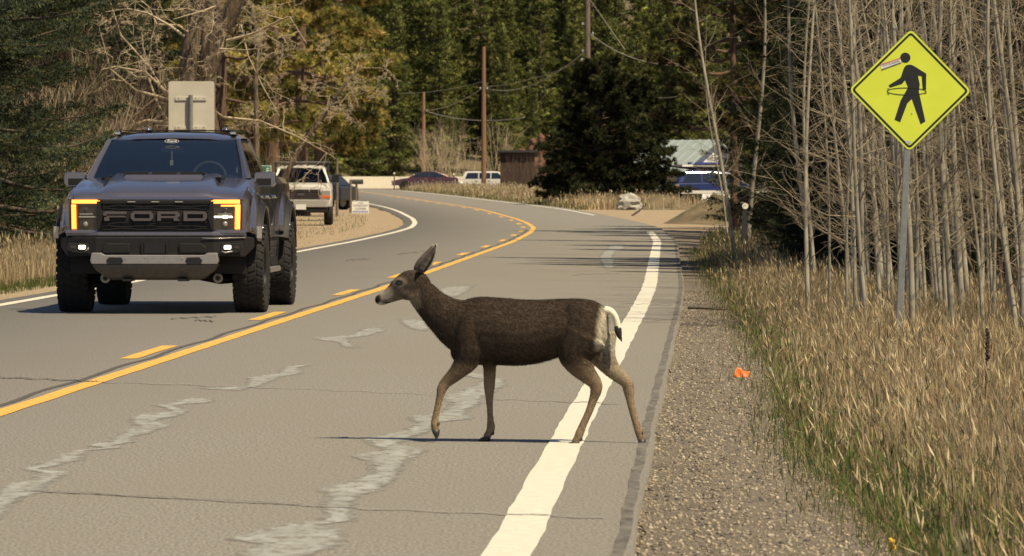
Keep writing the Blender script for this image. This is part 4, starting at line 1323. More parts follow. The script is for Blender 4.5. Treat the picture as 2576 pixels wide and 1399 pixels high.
# fence posts by the pale bank
LFP = 'thin fence post standing in front of the pale gravel bank'
for (xd, yt, yb, Y) in [(992, 437, 468, 408), (1042, 441, 462, 424), (1100, 443, 462, 424), (1142, 440, 470, 424)]:
    x, zt = px(xd, yt, Y); gz = float(H(x, Y))
    o = empty('fence_post', (x, Y, gz))
    MB().tube([(0, 0, -.3), (0, 0, zt - gz)], .05, 7).build('shaft', 'wood_grey', o)
    MB().sphere((0, 0, zt - gz), .07, .07, .08, 8, 6).build('cap', 'sticker_white', o)
    tag(o, LFP, 'fence post', 'fence posts by the gravel bank')
for (xd, yt, yb, Y, r, lab) in [(848, 400, 500, 214, .06, 'dark wooden post rising just behind the white pickup'), (882, 455, 490, 226, .05, 'slim wooden post left of the mailbox')]:
    x, zt = px(xd, yt, Y); gz = float(H(x, Y))
    tag(MB().tube([(x, Y, gz - .3), (x, Y, (zt + gz) / 2), (x, Y, zt)], [r, r * .95, r * .9], 9).build('wooden_post', 'wood_grey'), lab, 'post')

# litter and small things by the road
mat('plastic_orange', (.75, .16, .02), (.65, .13, .015), scale=20, rough=.5)
mat('plastic_yellow', (.75, .45, .05), (.70, .40, .04), scale=20, rough=.5)
def curl_sheet(name, x, y, sx_, sy_, m, lab, rz, curl, cat='litter', m2=None):
    gz = float(H(x, y)) + .03
    rows = []
    for i in range(9):
        u = i / 8 - .5
        row = []
        for j in range(7):
            v = j / 6 - .5
            row.append((u * sx_ * 2 * (1 - .25 * abs(v)), v * sy_ * 2, gz * 0 + curl * (u * u * 4) * sx_ + .25 * sy_ * math.sin(3 * v + 2 * u) + .012 * math.sin(9 * u + 7 * v)))
        rows.append(row)
    o = MB().loft(rows, caps=False, closed=False).build(name, m, None, smooth=True)
    sd = o.modifiers.new('t', 'SOLIDIFY'); sd.thickness = .002
    o.location = (x, y, gz); o.rotation_euler = (R(55), R(25), rz)
    tag(o, lab, cat)
    return o
curl_sheet('plastic_scrap', ground_px(1893, 951)[0], 42.0, .055, .04, 'plastic_orange', 'curled orange plastic scrap at the edge of the gravel', .1, .3)
curl_sheet('paper_scrap', 1.98, 43.2, .025, .018, 'sticker_white', 'crumpled white paper scrap in the green grass edge', 1.0, .6)
curl_sheet('plastic_scrap', ground_px(2252, 1343)[0], 22.6, .028, .02, 'plastic_yellow', 'small yellow plastic scrap lying in the green grass', 1.4, .6)
# dead mullein stalk
def stalk():
    Y = 33.0; x, zt = px(2484, 826, Y); gz = float(H(x, Y)); root = empty('mullein_stalk', (x, Y, gz)); h = zt - gz
    MB().tube([(-.02, 0, -.05), (-.012, 0, h * .4), (-.004, 0, h * .8), (0, 0, h * .86)], [.006, .005, .0045, .004], 6).build('stem', 'twig_dark', root, smooth=True)
    mb = MB(); gg = random.Random(3)
    for k in range(46):
        z = h * (.74 + .26 * k / 46); a = gg.uniform(0, 6.28); q = .009 * (1 - .5 * k / 46)
        mb.sphere((math.cos(a) * q, math.sin(a) * q, z), .008 * gg.uniform(.7, 1.2), n=6, m=4)
    mb.build('seed_head', 'twig_dark', root)['kind'] = 'stuff'
    for k in range(5):
        z = h * (.25 + .1 * k); a = gg.uniform(0, 6.28)
        MB().tube([(-.01, 0, z), (math.cos(a) * .03, math.sin(a) * .03, z + .012)], [.003, .001], 5).build('leaf_stub', 'twig_dark', root)
    return root
mat('twig_dark', (.055, .030, .02), (.03, .018, .013), scale=30, rough=.9)
tag(stalk(), 'single dark dead mullein stalk standing in the dry grass', 'weed')
def stick(name, pts, r, lab):
    P = [(x, y, float(H(x, y)) + dzz) for x, y, dzz in pts]
    tag(MB().tube(P, [r] * (len(P) - 1) + [r * .5], 6).build(name, 'twig_dark', None, smooth=True), lab, 'stick')
stick('fallen_stick', [(1.98, 63.2, .03), (2.2, 63.0, .035), (2.45, 63.1, .03)], .012, 'short dark stick lying across the gravel shoulder')
x0, _ = px(1590, 545, 214); x1, _ = px(1625, 525, 216)
stick('fallen_stick', [(x0, 214, .03), ((x0 + x1) / 2, 215, .2), (x1, 216, .42)], .035, 'dark branch propped over the dirt driveway')
stick('fallen_log', [(px(1905, 0, 120)[0], 120, .75), (px(1950, 0, 121)[0], 121.5, .45), (px(2000, 0, 122)[0], 123, .3)], .05, 'pale fallen pole among the spruce saplings')
mat('rock_pale', (.42, .40, .35), (.25, .235, .2), scale=2, rough=.95, bump=.6)
mat('rock_red', (.20, .095, .055), (.085, .045, .03), scale=1.6, rough=.95, bump=1.0, c=(.30, .20, .12), cscale=3, clo=.6, chi=.7, bdist=.3, bscale=3)
def rock(name, x, y, s, m, seed, lab, cat='rock', sink=.2, sub=3):
    bm = bmesh.new(); bmesh.ops.create_icosphere(bm, subdivisions=sub, radius=1)
    g2 = random.Random(seed); ph = [g2.uniform(0, 6) for _ in range(9)]
    for v in bm.verts:
        p = v.co
        f = 1 + .18 * math.sin(3 * p.x + ph[0]) * math.sin(3 * p.z + ph[1]) + .13 * math.sin(6 * p.y + ph[2] + 4 * p.x) + .10 * math.sin(9 * p.z + ph[3] + 3 * p.y) + .06 * math.sin(17 * p.x + ph[4]) + .05 * math.sin(23 * p.z + 9 * p.y)
        v.co = (p.x * f * s[0], p.y * f * s[1], p.z * f * s[2])
    me = bpy.data.meshes.new(name); bm.to_mesh(me); bm.free()
    o = finish(name, me, m, smooth=(cat == 'mound')); o.location = (x, y, float(H(x, y)) + s[2] * (1 - sink * 2)); return tag(o, lab, cat)
X, _ = px(1368, 0, 398); rock('rock_outcrop', X, 404, (1.6, 1.6, 2.6), 'rock_red', 3, 'reddish-brown rock outcrop beside the dark shed', sub=5)
X, _ = px(1345, 0, 398); rock('rock_outcrop', X + .4, 400, (1.2, 1.2, 1.5), 'rock_red', 8, 'lower reddish rock at the foot of the outcrop', sub=5)
X, _ = px(1582, 0, 236); rock('boulder', X, 236, (.55, .45, .42), 'rock_pale', 4, 'pale grey boulder under the broad dark juniper')
def mound(x, y, rx, ry, h, m, seed, lab):
    g2 = np.random.default_rng(seed); ph = g2.uniform(0, 6, 8)
    rows = []
    for i in range(15):
        r_ = i / 14
        row = []
        for j in range(40):
            a_ = 2 * math.pi * j / 40
            u, v = r_ * math.cos(a_) * rx, r_ * math.sin(a_) * ry
            bump = 1 + .35 * math.sin(2.3 * u + ph[0]) * math.sin(2.9 * v + ph[1]) + .22 * math.sin(6 * u + ph[2]) * math.sin(5 * v + ph[3]) + .12 * math.sin(13 * u + ph[4] + 7 * v)
            row.append((x + u, y + v, float(H(x + u, y + v)) - .05 + h * (1 - r_ * r_) ** 1.5 * bump + .05 * (1 - r_)))
        rows.append(row)
    o = MB().loft(rows, caps=False).build('dirt_mound', m, None, smooth=True)
    return tag(o, lab, 'mound')
X, _ = px(1662, 0, 236); mound(X, 238, 2.6, 2.2, .45, 'ground', 2, 'low brown heap of brush and dirt in front of the blue wagon')
X, _ = px(1790, 0, 186); mound(X + .4, 187, 2.2, 4.0, .7, 'ground', 5, 'rubbly dirt bank beside the driveway entrance')

# ================================================================== VEHICLES
mat('truck_paint', (.19, .175, .21), (.20, .185, .22), scale=400, rough=.24, metal=.75, coat=1.0)
mat('black_plastic', (.009, .008, .008), (.014, .012, .012), scale=60, rough=.6, spec=.3)
mat('grille_black', (.007, .006, .006), None, rough=.5)
mat('letter_grey', (.095, .080, .080), None, rough=.45, metal=.3)
mat('skid_silver', (.40, .365, .33), (.35, .32, .29), scale=30, rough=.42, metal=.75)
mat('skid_dark', (.13, .115, .10), (.10, .09, .08), scale=20, rough=.55, metal=.5)
mat('rubber', (.007, .0067, .0064), (.012, .011, .010), scale=30, rough=.85)
mat('rim_dark', (.02, .02, .02), None, rough=.4, metal=.6)
mat('chrome', (.62, .60, .56), None, rough=.12, metal=1.0)
mat('led_amber', (1, .35, .06), None, emit=(1.0, .24, .035), estr=2.2)
mat('led_white', (1, .95, .8), None, emit=(1.0, .93, .72), estr=4.0)
mat('lamp_dark', (.030, .022, .020), None, rough=.08, spec=.7, coat=.8)
mat('lamp_clear', (.45, .42, .38), None, rough=.1, metal=.6)
mat('interior', (.020, .022, .026), (.03, .032, .036), scale=10, rough=.8)
mat('interior_grey', (.11, .11, .11), None, rough=.8)
mat('orange_lens', (.62, .12, .02), None, rough=.2, coat=.5)
mat('red_lens', (.38, .02, .02), None, rough=.2, coat=.5)
mat('white_body', (.66, .63, .56), None, rough=.3, coat=.6)
mat('plate', (.62, .62, .58), None, rough=.5)
def glass_mat(name, tint, mixf, extra=0.0):
    m = bpy.data.materials.new(name); m.use_nodes = True
    n, l = m.node_tree.nodes, m.node_tree.links; n.clear()
    tr = n.new('ShaderNodeBsdfTransparent'); tr.inputs[0].default_value = (*tint, 1)
    gl = n.new('ShaderNodeBsdfGlossy'); gl.inputs['Roughness'].default_value = .02; gl.inputs[0].default_value = (.85, .82, .74, 1)
    fr = n.new('ShaderNodeLayerWeight'); fr.inputs[0].default_value = mixf
    mx = n.new('ShaderNodeMixShader'); o = n.new('ShaderNodeOutputMaterial')
    ad = n.new('ShaderNodeMath'); ad.operation = 'ADD'; ad.use_clamp = True; ad.inputs[1].default_value = extra; l.new(fr.outputs['Fresnel'], ad.inputs[0]); l.new(ad.outputs[0], mx.inputs[0]); l.new(tr.outputs[0], mx.inputs[1]); l.new(gl.outputs[0], mx.inputs[2]); l.new(mx.outputs[0], o.inputs[0])
    MATS[name] = m
glass_mat('windscreen_glass', (.52, .56, .58), .5, .18)
glass_mat('side_glass', (.10, .11, .12), .35)

def wheel(name, parent, x, y, r, w, lugs=34, out=1, rim_m='rim_dark', rr=None, spokes=6):
    """tyre with tread blocks + spoked rim; axle along x; out = +1 outer face towards +x"""
    rr = rr or r * .55
    root = empty(name, (x, y, r)); root.parent = parent
    n = 36
    prof = [(-w/2 * .80, rr), (-w/2 * .98, rr + (r - rr) * .35), (-w/2, rr + (r - rr) * .62), (-w/2 * .93, r * .955), (-w/2 * .80, r * .985), (w/2 * .80, r * .985), (w/2 * .93, r * .955), (w/2, rr + (r - rr) * .62), (w/2 * .98, rr + (r - rr) * .35), (w/2 * .80, rr)]
    rings = [[(a, b * math.cos(2 * math.pi * j / n), b * math.sin(2 * math.pi * j / n)) for a, b in prof] for j in range(n + 1)]
    t = MB().loft(rings, caps=False)
    if lugs:
        for k in range(lugs):
            a = 2 * math.pi * k / lugs
            for row, (x0, x1, da) in enumerate(((-.50, -.30, 0), (-.25, -.02, .5), (.02, .25, 0), (.30, .50, .5))):
                aa = a + da * 2 * math.pi / lugs
                for sub in (0,):
                    h = .62 * math.pi / lugs
                    sk = .25 * math.pi / lugs * (1 if row % 2 else -1)
                    V = []
                    for (xx, sgn) in ((x0, -1), (x1, 1)):
                        edge = abs(xx) > .45
                        for (ra, am) in ((r * .955, 1.15), (r * (.985 if edge else 1.0), .9)):
                            for s_ in (-1, 1):
                                ang = aa + s_ * h * am + sgn * sk
                                V.append((xx * w * (1.03 if edge and ra < r * .97 else 1), ra * math.cos(ang), ra * math.sin(ang)))
                    t.add(V, [(0, 1, 3, 2), (4, 6, 7, 5), (0, 2, 6, 4), (1, 5, 7, 3), (2, 3, 7, 6), (0, 4, 5, 1)])
            # shoulder biters on the side wall
            for sd in (-1, 1):
                h = .5 * math.pi / lugs; a2 = a + (math.pi / lugs if sd > 0 else 0)
                V = []
                for (xx, ra) in ((sd * w * .47, r * .97), (sd * w * .515, r * .90), (sd * w * .46, r * .90)):
                    V += [(xx, ra * math.cos(a2 - h), ra * math.sin(a2 - h)), (xx, ra * math.cos(a2 + h), ra * math.sin(a2 + h))]
                t.add(V, [(0, 1, 3, 2), (2, 3, 5, 4), (0, 4, 5, 1), (0, 2, 4), (1, 5, 3)])
    t.build('tyre', 'rubber', root, auto=35)
    R_ = MB()
    xo = out * w / 2
    for (ra, rb, xa, xb) in ((rr * 1.02, rr * .96, xo * .80, xo * .86), (rr * .96, rr * .86, xo * .86, xo * .55)):
        R_.loft([[(xa, ra * math.cos(2 * math.pi * j / 28), ra * math.sin(2 * math.pi * j / 28)) for j in range(28)], [(xb, rb * math.cos(2 * math.pi * j / 28), rb * math.sin(2 * math.pi * j / 28)) for j in range(28)]], caps=False)
    R_.cyl((xo * .28, 0, 0), rr * .86, xo * .05, 28, 'x')
    for k in range(spokes):
        a = 2 * math.pi * k / spokes
        ca, sa = math.cos(a), math.sin(a)
        def q(rad, off, xx): return (xx, rad * ca - off * sa, rad * sa + off * ca)
        wd = rr * .13
        R_.add([q(rr * .12, -wd, xo * .66), q(rr * .12, wd, xo * .66), q(rr * .92, wd * .8, xo * .74), q(rr * .92, -wd * .8, xo * .74), q(rr * .12, -wd, xo * .4), q(rr * .12, wd, xo * .4), q(rr * .92, wd * .8, xo * .5), q(rr * .92, -wd * .8, xo * .5)],
               [(0, 1, 2, 3), (7, 6, 5, 4), (0, 4, 5, 1), (1, 5, 6, 2), (2, 6, 7, 3), (3, 7, 4, 0)])
    R_.build('rim', rim_m, root, auto=35)
    MB().cyl((xo * .45, 0, 0), rr * .18, xo * .28, 14, 'x').build('hub', rim_m, root)
    return root

def half_loft(secs, mirror=True):
    """secs: (y, [(x,z)...] from bottom outside over the top to the centre line) -> closed rings"""
    rings = []
    for y, pts in secs:
        right = [(x, y, z) for x, z in pts]
        left = [(-x, y, z) for x, z in pts if x > 1e-6][::-1]
        rings.append(right + left)
    return rings
def boolean_cut(o, cutters):
    for c in cutters:
        b = o.modifiers.new('cut', 'BOOLEAN'); b.operation = 'DIFFERENCE'; b.solver = 'EXACT'; b.object = c
    dg = bpy.context.evaluated_depsgraph_get()
    me = bpy.data.meshes.new_from_object(o.evaluated_get(dg))
    old = o.data; o.modifiers.clear(); o.data = me; me.name = old.name
    for c in cutters: bpy.data.objects.remove(c)
    me.polygons.foreach_set('use_smooth', np.ones(len(me.polygons), dtype=bool)); me.set_sharp_from_angle(angle=R(28))

def raptor():
    TH = R(-2.2)
    T = empty('pickup_truck', (-3.746, 59.05, 0), TH)
    AF, AR = .95, 4.64
    body = MB().loft(half_loft([
        (.13, [(.90, .84), (.945, .98), (.945, 1.13), (.90, 1.205), (.45, 1.215), (0, 1.22)]),
        (.22, [(.93, .82), (.965, .98), (.96, 1.15), (.91, 1.245), (.45, 1.26), (0, 1.262)]),
        (.45, [(.95, .78), (.985, .98), (.975, 1.20), (.915, 1.295), (.5, 1.305), (0, 1.30)]),
        (.85, [(.96, .66), (.995, .98), (.985, 1.27), (.91, 1.355), (.55, 1.36), (0, 1.35)]),
        (1.25, [(.96, .55), (.995, .98), (.98, 1.33), (.90, 1.41), (.6, 1.412), (0, 1.41)]),
        (1.50, [(.96, .50), (.985, .95), (.965, 1.36), (.90, 1.425), (.6, 1.42), (0, 1.42)]),
        (3.55, [(.96, .50), (.985, .95), (.965, 1.37), (.90, 1.43), (.6, 1.42), (0, 1.42)]),
        (3.62, [(.96, .50), (.985, .95), (.975, 1.37), (.93, 1.44), (.6, 1.43), (0, 1.43)]),
        (4.64, [(.98, .60), (1.01, .95), (.995, 1.37), (.94, 1.44), (.6, 1.43), (0, 1.43)]),
        (5.70, [(.96, .62), (.985, .95), (.965, 1.36), (.93, 1.43), (.6, 1.42), (0, 1.42)])])).build('body', 'truck_paint', T, smooth=True)
    cut = []
    for yy in (AF, AR):
        for s_ in (-1, 1):
            c = MB().cyl((s_ * .62 if s_ > 0 else -1.2, yy, .50), .555, .58, 36, 'x').build('cutter', 'black_plastic'); c.parent = T; cut.append(c)
    bpy.context.view_layer.update()
    boolean_cut(body, cut)
    # wheel wells
    for yy in (AF, AR):
        for s_ in (-1, 1):
            rg_ = []
            for a in np.linspace(-.15, math.pi + .15, 20): rg_.append((yy + .556 * math.cos(a), .50 + .556 * math.sin(a)))
            MB().loft([[(s_ * .58, p, q) for p, q in rg_], [(s_ * .93, p, q) for p, q in rg_]], caps=False, closed=False).build('wheel_well', 'black_plastic', T)
            MB().box(min(s_ * .56, s_ * .575), max(s_ * .56, s_ * .575), yy - .6, yy + .6, .52, 1.06).build('inner_fender', 'black_plastic', T)
    # flares
    for yy in (AF, AR):
        for s_ in (-1, 1):
            o_, i_ = [], []
            prof = [(.555, .90), (.555, 1.075), (.575, 1.095), (.63, 1.09), (.665, 1.02), (.68, .94)]
            rings = []
            for a in np.linspace(.42, math.pi - .25, 24):
                k = 1.0 + .05 * math.sin(a) ** 2
                rings.append([(s_ * x, yy - r_ * k * math.cos(a), .50 + r_ * k * math.sin(a)) for r_, x in prof])
            fl = MB().loft(rings).build('fender_flare', 'truck_paint' if False else 'black_plastic', T, auto=40)
            MB().tube([(s_ * 1.092, yy - .61 * math.cos(a), .50 + .625 * math.sin(a)) for a in np.linspace(.6, 2.6, 16)], .007, 6).build('flare_trim', 'truck_paint', fl, smooth=True)
            if yy == AF: MB().box(min(s_ * 1.045, s_ * 1.10), max(s_ * 1.045, s_ * 1.10), yy - .665, yy - .635, .79, .92).build('marker_lamp', 'lamp_clear', fl, bevel=.008)
    # painted arch lips, outer fender bulges
    for yy in (AF, AR):
        for s_ in (-1, 1):
            rings = []
            for a in np.linspace(.5, math.pi - .3, 22):
                rings.append([(s_ * x, yy - r_ * math.cos(a), .50 + r_ * math.sin(a) * (1.04 if r_ > .7 else 1)) for r_, x in ((.66, .95), (.665, 1.035), (.70, 1.045), (.76, .99), (.80, .95))])
            MB().loft(rings).build('wing_bulge', 'truck_paint', T, smooth=True)
    # hood with power dome and centre scoop
    H_ = []
    for (y, ze, zc, xw, rd) in [(.115, 1.205, 1.218, .86, .006), (.14, 1.235, 1.255, .87, .018), (.22, 1.262, 1.287, .88, .026), (.45, 1.302, 1.335, .885, .04), (.85, 1.362, 1.395, .885, .05), (1.15, 1.402, 1.432, .88, .052), (1.33, 1.418, 1.445, .87, .05)]:
        H_.append((y, [(xw, ze - .02), (xw, ze), (xw - .10, ze + .012), (.60, ze + .016), (.54, ze + .016 + rd * .95), (.36, zc + rd * .5), (.0, zc + rd * .5)]))
    hood = MB().loft(half_loft(H_)).build('hood', 'truck_paint', T, auto=38)
    sc = MB().loft([[(-.42, .88, 1.405), (.42, .88, 1.405), (.42, .88, 1.41), (-.42, .88, 1.41)], [(-.43, .93, 1.42), (.43, .93, 1.42), (.40, .93, 1.462), (-.40, .93, 1.462)], [(-.45, 1.22, 1.45), (.45, 1.22, 1.45), (.42, 1.22, 1.495), (-.42, 1.22, 1.495)]]).build('hood_scoop', 'truck_paint', hood, bevel=.012)
    for x in (-.30, 0, .30): MB().box(x - .13, x + .13, 1.0, 1.16, 1.470, 1.492).build('scoop_vent', 'black_plastic', sc)
    for s_ in (-1, 1):
        MB().prism([(s_ * .50, 1.0), (s_ * .62, .86), (s_ * .66, .88), (s_ * .56, 1.06)], 1.40, 1.437, 'z').build('hood_vent', 'black_plastic', hood)
    # hood shut line, fascia
    MB().box(-.92, .92, .118, .135, 1.196, 1.204).build('shut_line', 'grille_black', T)
    # grille
    g = MB().box(-.615, .615, .09, .12, .865, 1.203).build('grille', 'grille_black', T)
    for s_ in (-1, 1):
        MB().prism([(s_ * .575, 1.185), (s_ * .615, 1.185), (s_ * .615, .90), (s_ * .585, .885), (s_ * .57, .95), (s_ * .545, 1.04), (s_ * .57, 1.12)], .04, .095).build('grille_cheek', 'black_plastic', g, bevel=.006)
    MB().box(-.57, .57, .045, .095, 1.155, 1.197).build('grille_bar', 'black_plastic', g, bevel=.008)
    def wavy(z, th, amp, ph, y0=.05, name='grille_bar', m='black_plastic'):
        up, dn = [], []
        for k in range(41):
            x = -.55 + 1.10 * k / 40
            w = amp * max(-1, min(1, 2.2 * math.sin(x * 14 + ph)))
            up.append((x, z + th / 2 + w)); dn.append((x, z - th / 2 + w))
        mb = MB(); n = 41
        V = [(a, y0, b) for a, b in up] + [(a, y0, b) for a, b in dn] + [(a, y0 + .04, b) for a, b in up] + [(a, y0 + .04, b) for a, b in dn]
        F = []
        for i in range(n - 1): F += [(i, i + 1, n + i + 1, n + i), (2 * n + i, 3 * n + i, 3 * n + i + 1, 2 * n + i + 1), (i, 2 * n + i, 2 * n + i + 1, i + 1), (n + i, n + i + 1, 3 * n + i + 1, 3 * n + i)]
        mb.add(V, F).build(name, m, g)
    for z, ph in ((1.135, 0), (1.105, 3.1), (.955, 0), (.925, 3.1), (.895, 0)): wavy(z, .012, .006, ph)
    for x in np.linspace(-.5, .5, 9):
        MB().box(x - .006, x + .006, .062, .085, .885, .965).build('grille_slat', 'black_plastic', g)
        MB().box(x - .006, x + .006, .062, .085, 1.09, 1.15).build('grille_slat', 'black_plastic', g)
    MB().box(-.56, .56, .055, .09, .968, 1.088).build('letter_bar', 'black_plastic', g, bevel=.006)
    # block letters
    zl, zh = .978, 1.078; st = .030
    def letter(x0, w, pieces):
        mb = MB()
        for poly in pieces: mb.prism([(x0 + a * w, zl + b * (zh - zl)) for a, b in poly], .030, .062)
        return mb.build('letter', 'letter_grey', g)
    s, t = .17, .30
    rect = lambda a, b, c_, d: [(a, c_), (b, c_), (b, d), (a, d)]
    letter(-.545, .245, [[(0, .55), (.14, .55), (.14, .70), (1, .70), (1, 1), (.10, 1), (0, .85)], [(.14, .38), (1, .38), (.93, .55), (.14, .55)], [(.04, 0), (.26, 0), (.26, .38), (.04, .38)]])
    letter(-.255, .235, [[(.12, .72), (.88, .72), (1, .72), (.88, 1), (.12, 1), (0, .72)], [(0, .28), (.16, .28), (.16, .72), (0, .72)], [(.84, .28), (1, .28), (1, .72), (.84, .72)], [(0, .28), (.12, 0), (.88, 0), (1, .28)]])
    letter(.025, .235, [[(0, .72), (1, .72), (.88, 1), (0, 1)], [(0, 0), (.16, 0), (.16, .72), (0, .72)], [(.80, .52), (1, .52), (1, .72), (.80, .72)], [(.16, .30), (.90, .30), (1, .52), (.16, .52)], [(.74, 0), (.98, 0), (.90, .30), (.72, .30)]])
    letter(.300, .245, [[(0, .72), (.90, .72), (1, .72), (.90, 1), (0, 1)], [(0, .28), (.16, .28), (.16, .72), (0, .72)], [(.84, .28), (1, .28), (1, .72), (.84, .72)], [(0, 0), (.90, 0), (1, .28), (0, .28)]])
    for x in (-.25, 0, .25): MB().box(x - .042, x + .042, .036, .050, 1.172, 1.184).build('marker_lamp', 'lamp_clear', g, bevel=.003)
    # headlights
    for s_ in (-1, 1):
        B = lambda x0, x1, y0, y1, z0, z1: MB().box(min(s_ * x0, s_ * x1), max(s_ * x0, s_ * x1), y0, y1, z0, z1)
        hl = MB().loft([[(s_ * .60, .075, .885), (s_ * .60, .075, 1.195), (s_ * .60, .16, 1.195), (s_ * .60, .16, .885)], [(s_ * .80, .085, .882), (s_ * .80, .085, 1.197), (s_ * .80, .18, 1.197), (s_ * .80, .18, .882)],
                        [(s_ * .905, .125, .88), (s_ * .905, .125, 1.197), (s_ * .905, .22, 1.197), (s_ * .905, .22, .88)]]).build('headlight', 'lamp_dark', T)
        MB().loft([[(s_ * .585, .052, 1.178), (s_ * .585, .052, 1.186), (s_ * .585, .09, 1.186), (s_ * .585, .09, 1.178)], [(s_ * .62, .055, 1.160), (s_ * .62, .055, 1.200), (s_ * .62, .09, 1.200), (s_ * .62, .09, 1.160)],
                   [(s_ * .80, .062, 1.160), (s_ * .80, .062, 1.200), (s_ * .80, .10, 1.200), (s_ * .80, .10, 1.160)], [(s_ * .885, .100, 1.160), (s_ * .885, .100, 1.200), (s_ * .885, .14, 1.200), (s_ * .885, .14, 1.160)]]).build('led_bar', 'led_amber', hl)
        MB().loft([[(s_ * .835, .082, .892), (s_ * .885, .105, .892), (s_ * .885, .15, .892), (s_ * .835, .15, .892)], [(s_ * .840, .080, 1.10), (s_ * .890, .103, 1.10), (s_ * .89, .15, 1.10), (s_ * .84, .15, 1.10)], [(s_ * .840, .082, 1.150), (s_ * .890, .103, 1.150), (s_ * .89, .15, 1.150), (s_ * .84, .15, 1.150)]]).build('led_bar', 'led_amber', hl)
        if s_ > 0: B(.69, .838, .068, .09, 1.128, 1.146).build('led_strip', 'led_amber', hl, bevel=.003)
        B(.66, .80, .070, .084, 1.045, 1.055).build('lamp_trim', 'lamp_clear', hl)
        B(.62, .81, .070, .084, 1.012, 1.028).build('lamp_strip', 'led_white' if s_ > 0 else 'lamp_clear', hl, bevel=.003)
        for zz in (1.09, .945):
            MB().cyl((s_ * .735, .072, zz), .042, .012, 18, 'y').build('projector', 'lamp_dark', hl, smooth=False)
            MB().sphere((s_ * .735, .073, zz), .026, .010, .026, 12, 8).build('lens', 'lamp_clear' if zz < 1 else 'lamp_dark', hl, smooth=True)
        if s_ > 0: MB().sphere((s_ * .735, .065, 1.020), .035, .012, .016, 12, 8).build('bulb', 'led_white', hl, smooth=True)
        # painted cheek around the lamp
        MB().loft([[(s_ * .905, .115, .86), (s_ * .905, .115, 1.205), (s_ * .905, .2, 1.205), (s_ * .905, .2, .86)], [(s_ * .955, .19, .86), (s_ * .955, .19, 1.205), (s_ * .955, .3, 1.205), (s_ * .955, .3, .86)], [(s_ * .985, .33, .86), (s_ * .985, .33, 1.2), (s_ * .96, .4, 1.2), (s_ * .96, .4, .86)]]).build('wing_corner', 'truck_paint', T, smooth=False, auto=50)
        MB().prism([(s_ * .56, .845), (s_ * .95, .845), (s_ * .95, .885), (s_ * .66, .885), (s_ * .60, .868)], .06, .16).build('lamp_sill', 'truck_paint', T, bevel=.008)
    # painted bar below the grille, black bumper, skid plate
    MB().loft([[(-.95, .14, .815), (-.95, .14, .860), (-.95, .24, .86), (-.95, .24, .815)], [(-.60, .035, .818), (-.60, .035, .862), (-.60, .14, .862), (-.60, .14, .818)], [(.60, .035, .818), (.60, .035, .862), (.60, .14, .862), (.60, .14, .818)], [(.95, .14, .815), (.95, .14, .860), (.95, .24, .86), (.95, .24, .815)]]).build('lower_trim', 'truck_paint', T, bevel=.01)
    bm_ = MB().loft([[(-1.02, .26, .70), (-1.02, .26, .80), (-1.02, .40, .80), (-1.02, .40, .70)], [(-.93, .09, .60), (-.93, .09, .815), (-.93, .3, .815), (-.93, .3, .60)], [(-.62, -.01, .615), (-.62, -.01, .812), (-.62, .3, .812), (-.62, .3, .615)],
                     [(.62, -.01, .615), (.62, -.01, .812), (.62, .3, .812), (.62, .3, .615)], [(.93, .09, .60), (.93, .09, .815), (.93, .3, .815), (.93, .3, .60)], [(1.02, .26, .70), (1.02, .26, .80), (1.02, .40, .80), (1.02, .40, .70)]]).build('bumper', 'black_plastic', T, bevel=.015)
    MB().tube([(.50, -.025, .797), (.64, -.02, .795), (.95, .085, .805)], .006, 6).build('bumper_trim', 'lamp_clear', bm_, smooth=True)
    for s_ in (-1, 1):
        MB().prism([(s_ * .26, .64), (s_ * .26, .745), (s_ * .50, .745), (s_ * .545, .70), (s_ * .545, .64)], -.035, .02).build('bumper_pad', 'black_plastic', bm_, bevel=.012)
        MB().box(min(s_ * .12, s_ * .14), max(s_ * .12, s_ * .14), -.028, .02, .64, .75).build('intake_bar', 'black_plastic', bm_)
        fb = MB().prism([(s_ * .68, .63), (s_ * .70, .745), (s_ * .91, .745), (s_ * .93, .68), (s_ * .86, .645)], .005, .05).build('fog_bezel', 'grille_black', bm_, bevel=.006)
        MB().box(s_ * .765 - .036, s_ * .765 + .036, -.012, .02, .683, .722).build('fog_lamp', 'led_white', fb, bevel=.010)
        MB().box(s_ * .86 - .03, s_ * .86 + .03, .0, .03, .685, .722).build('fog_lamp', 'lamp_dark', fb, bevel=.008)
        MB().tube([(s_ * .705, -.002, .66), (s_ * .74, -.006, .645), (s_ * .90, .03, .675)] if s_ > 0 else [(s_ * .70, -.002, .70), (s_ * .70, -.004, .68), (s_ * .73, -.004, .662)], .008, 6).build('bezel_trim', 'lamp_clear', fb, smooth=True)
    MB().box(-.11, .11, -.018, .01, .64, .75).build('intake', 'grille_black', bm_)
    sk = MB().prism([(-.66, .645), (-.56, .645), (-.52, .622), (.52, .622), (.56, .645), (.66, .645), (.675, .56), (.66, .525), (-.66, .525), (-.675, .56)], -.055, .1).build('skid_plate', 'skid_silver', T, bevel=.010)
    MB().loft([[(-.66, -.045, .523), (.66, -.045, .523), (.66, .3, .523), (-.66, .3, .523)], [(-.62, -.02, .46), (.62, -.02, .46), (.62, .3, .46), (-.62, .3, .46)], [(-.52, .04, .385), (.52, .04, .385), (.52, .4, .385), (-.52, .4, .385)], [(-.46, .12, .355), (.46, .12, .355), (.46, .5, .355), (-.46, .5, .355)]]).build('lower_skid', 'skid_dark', sk, bevel=.015)
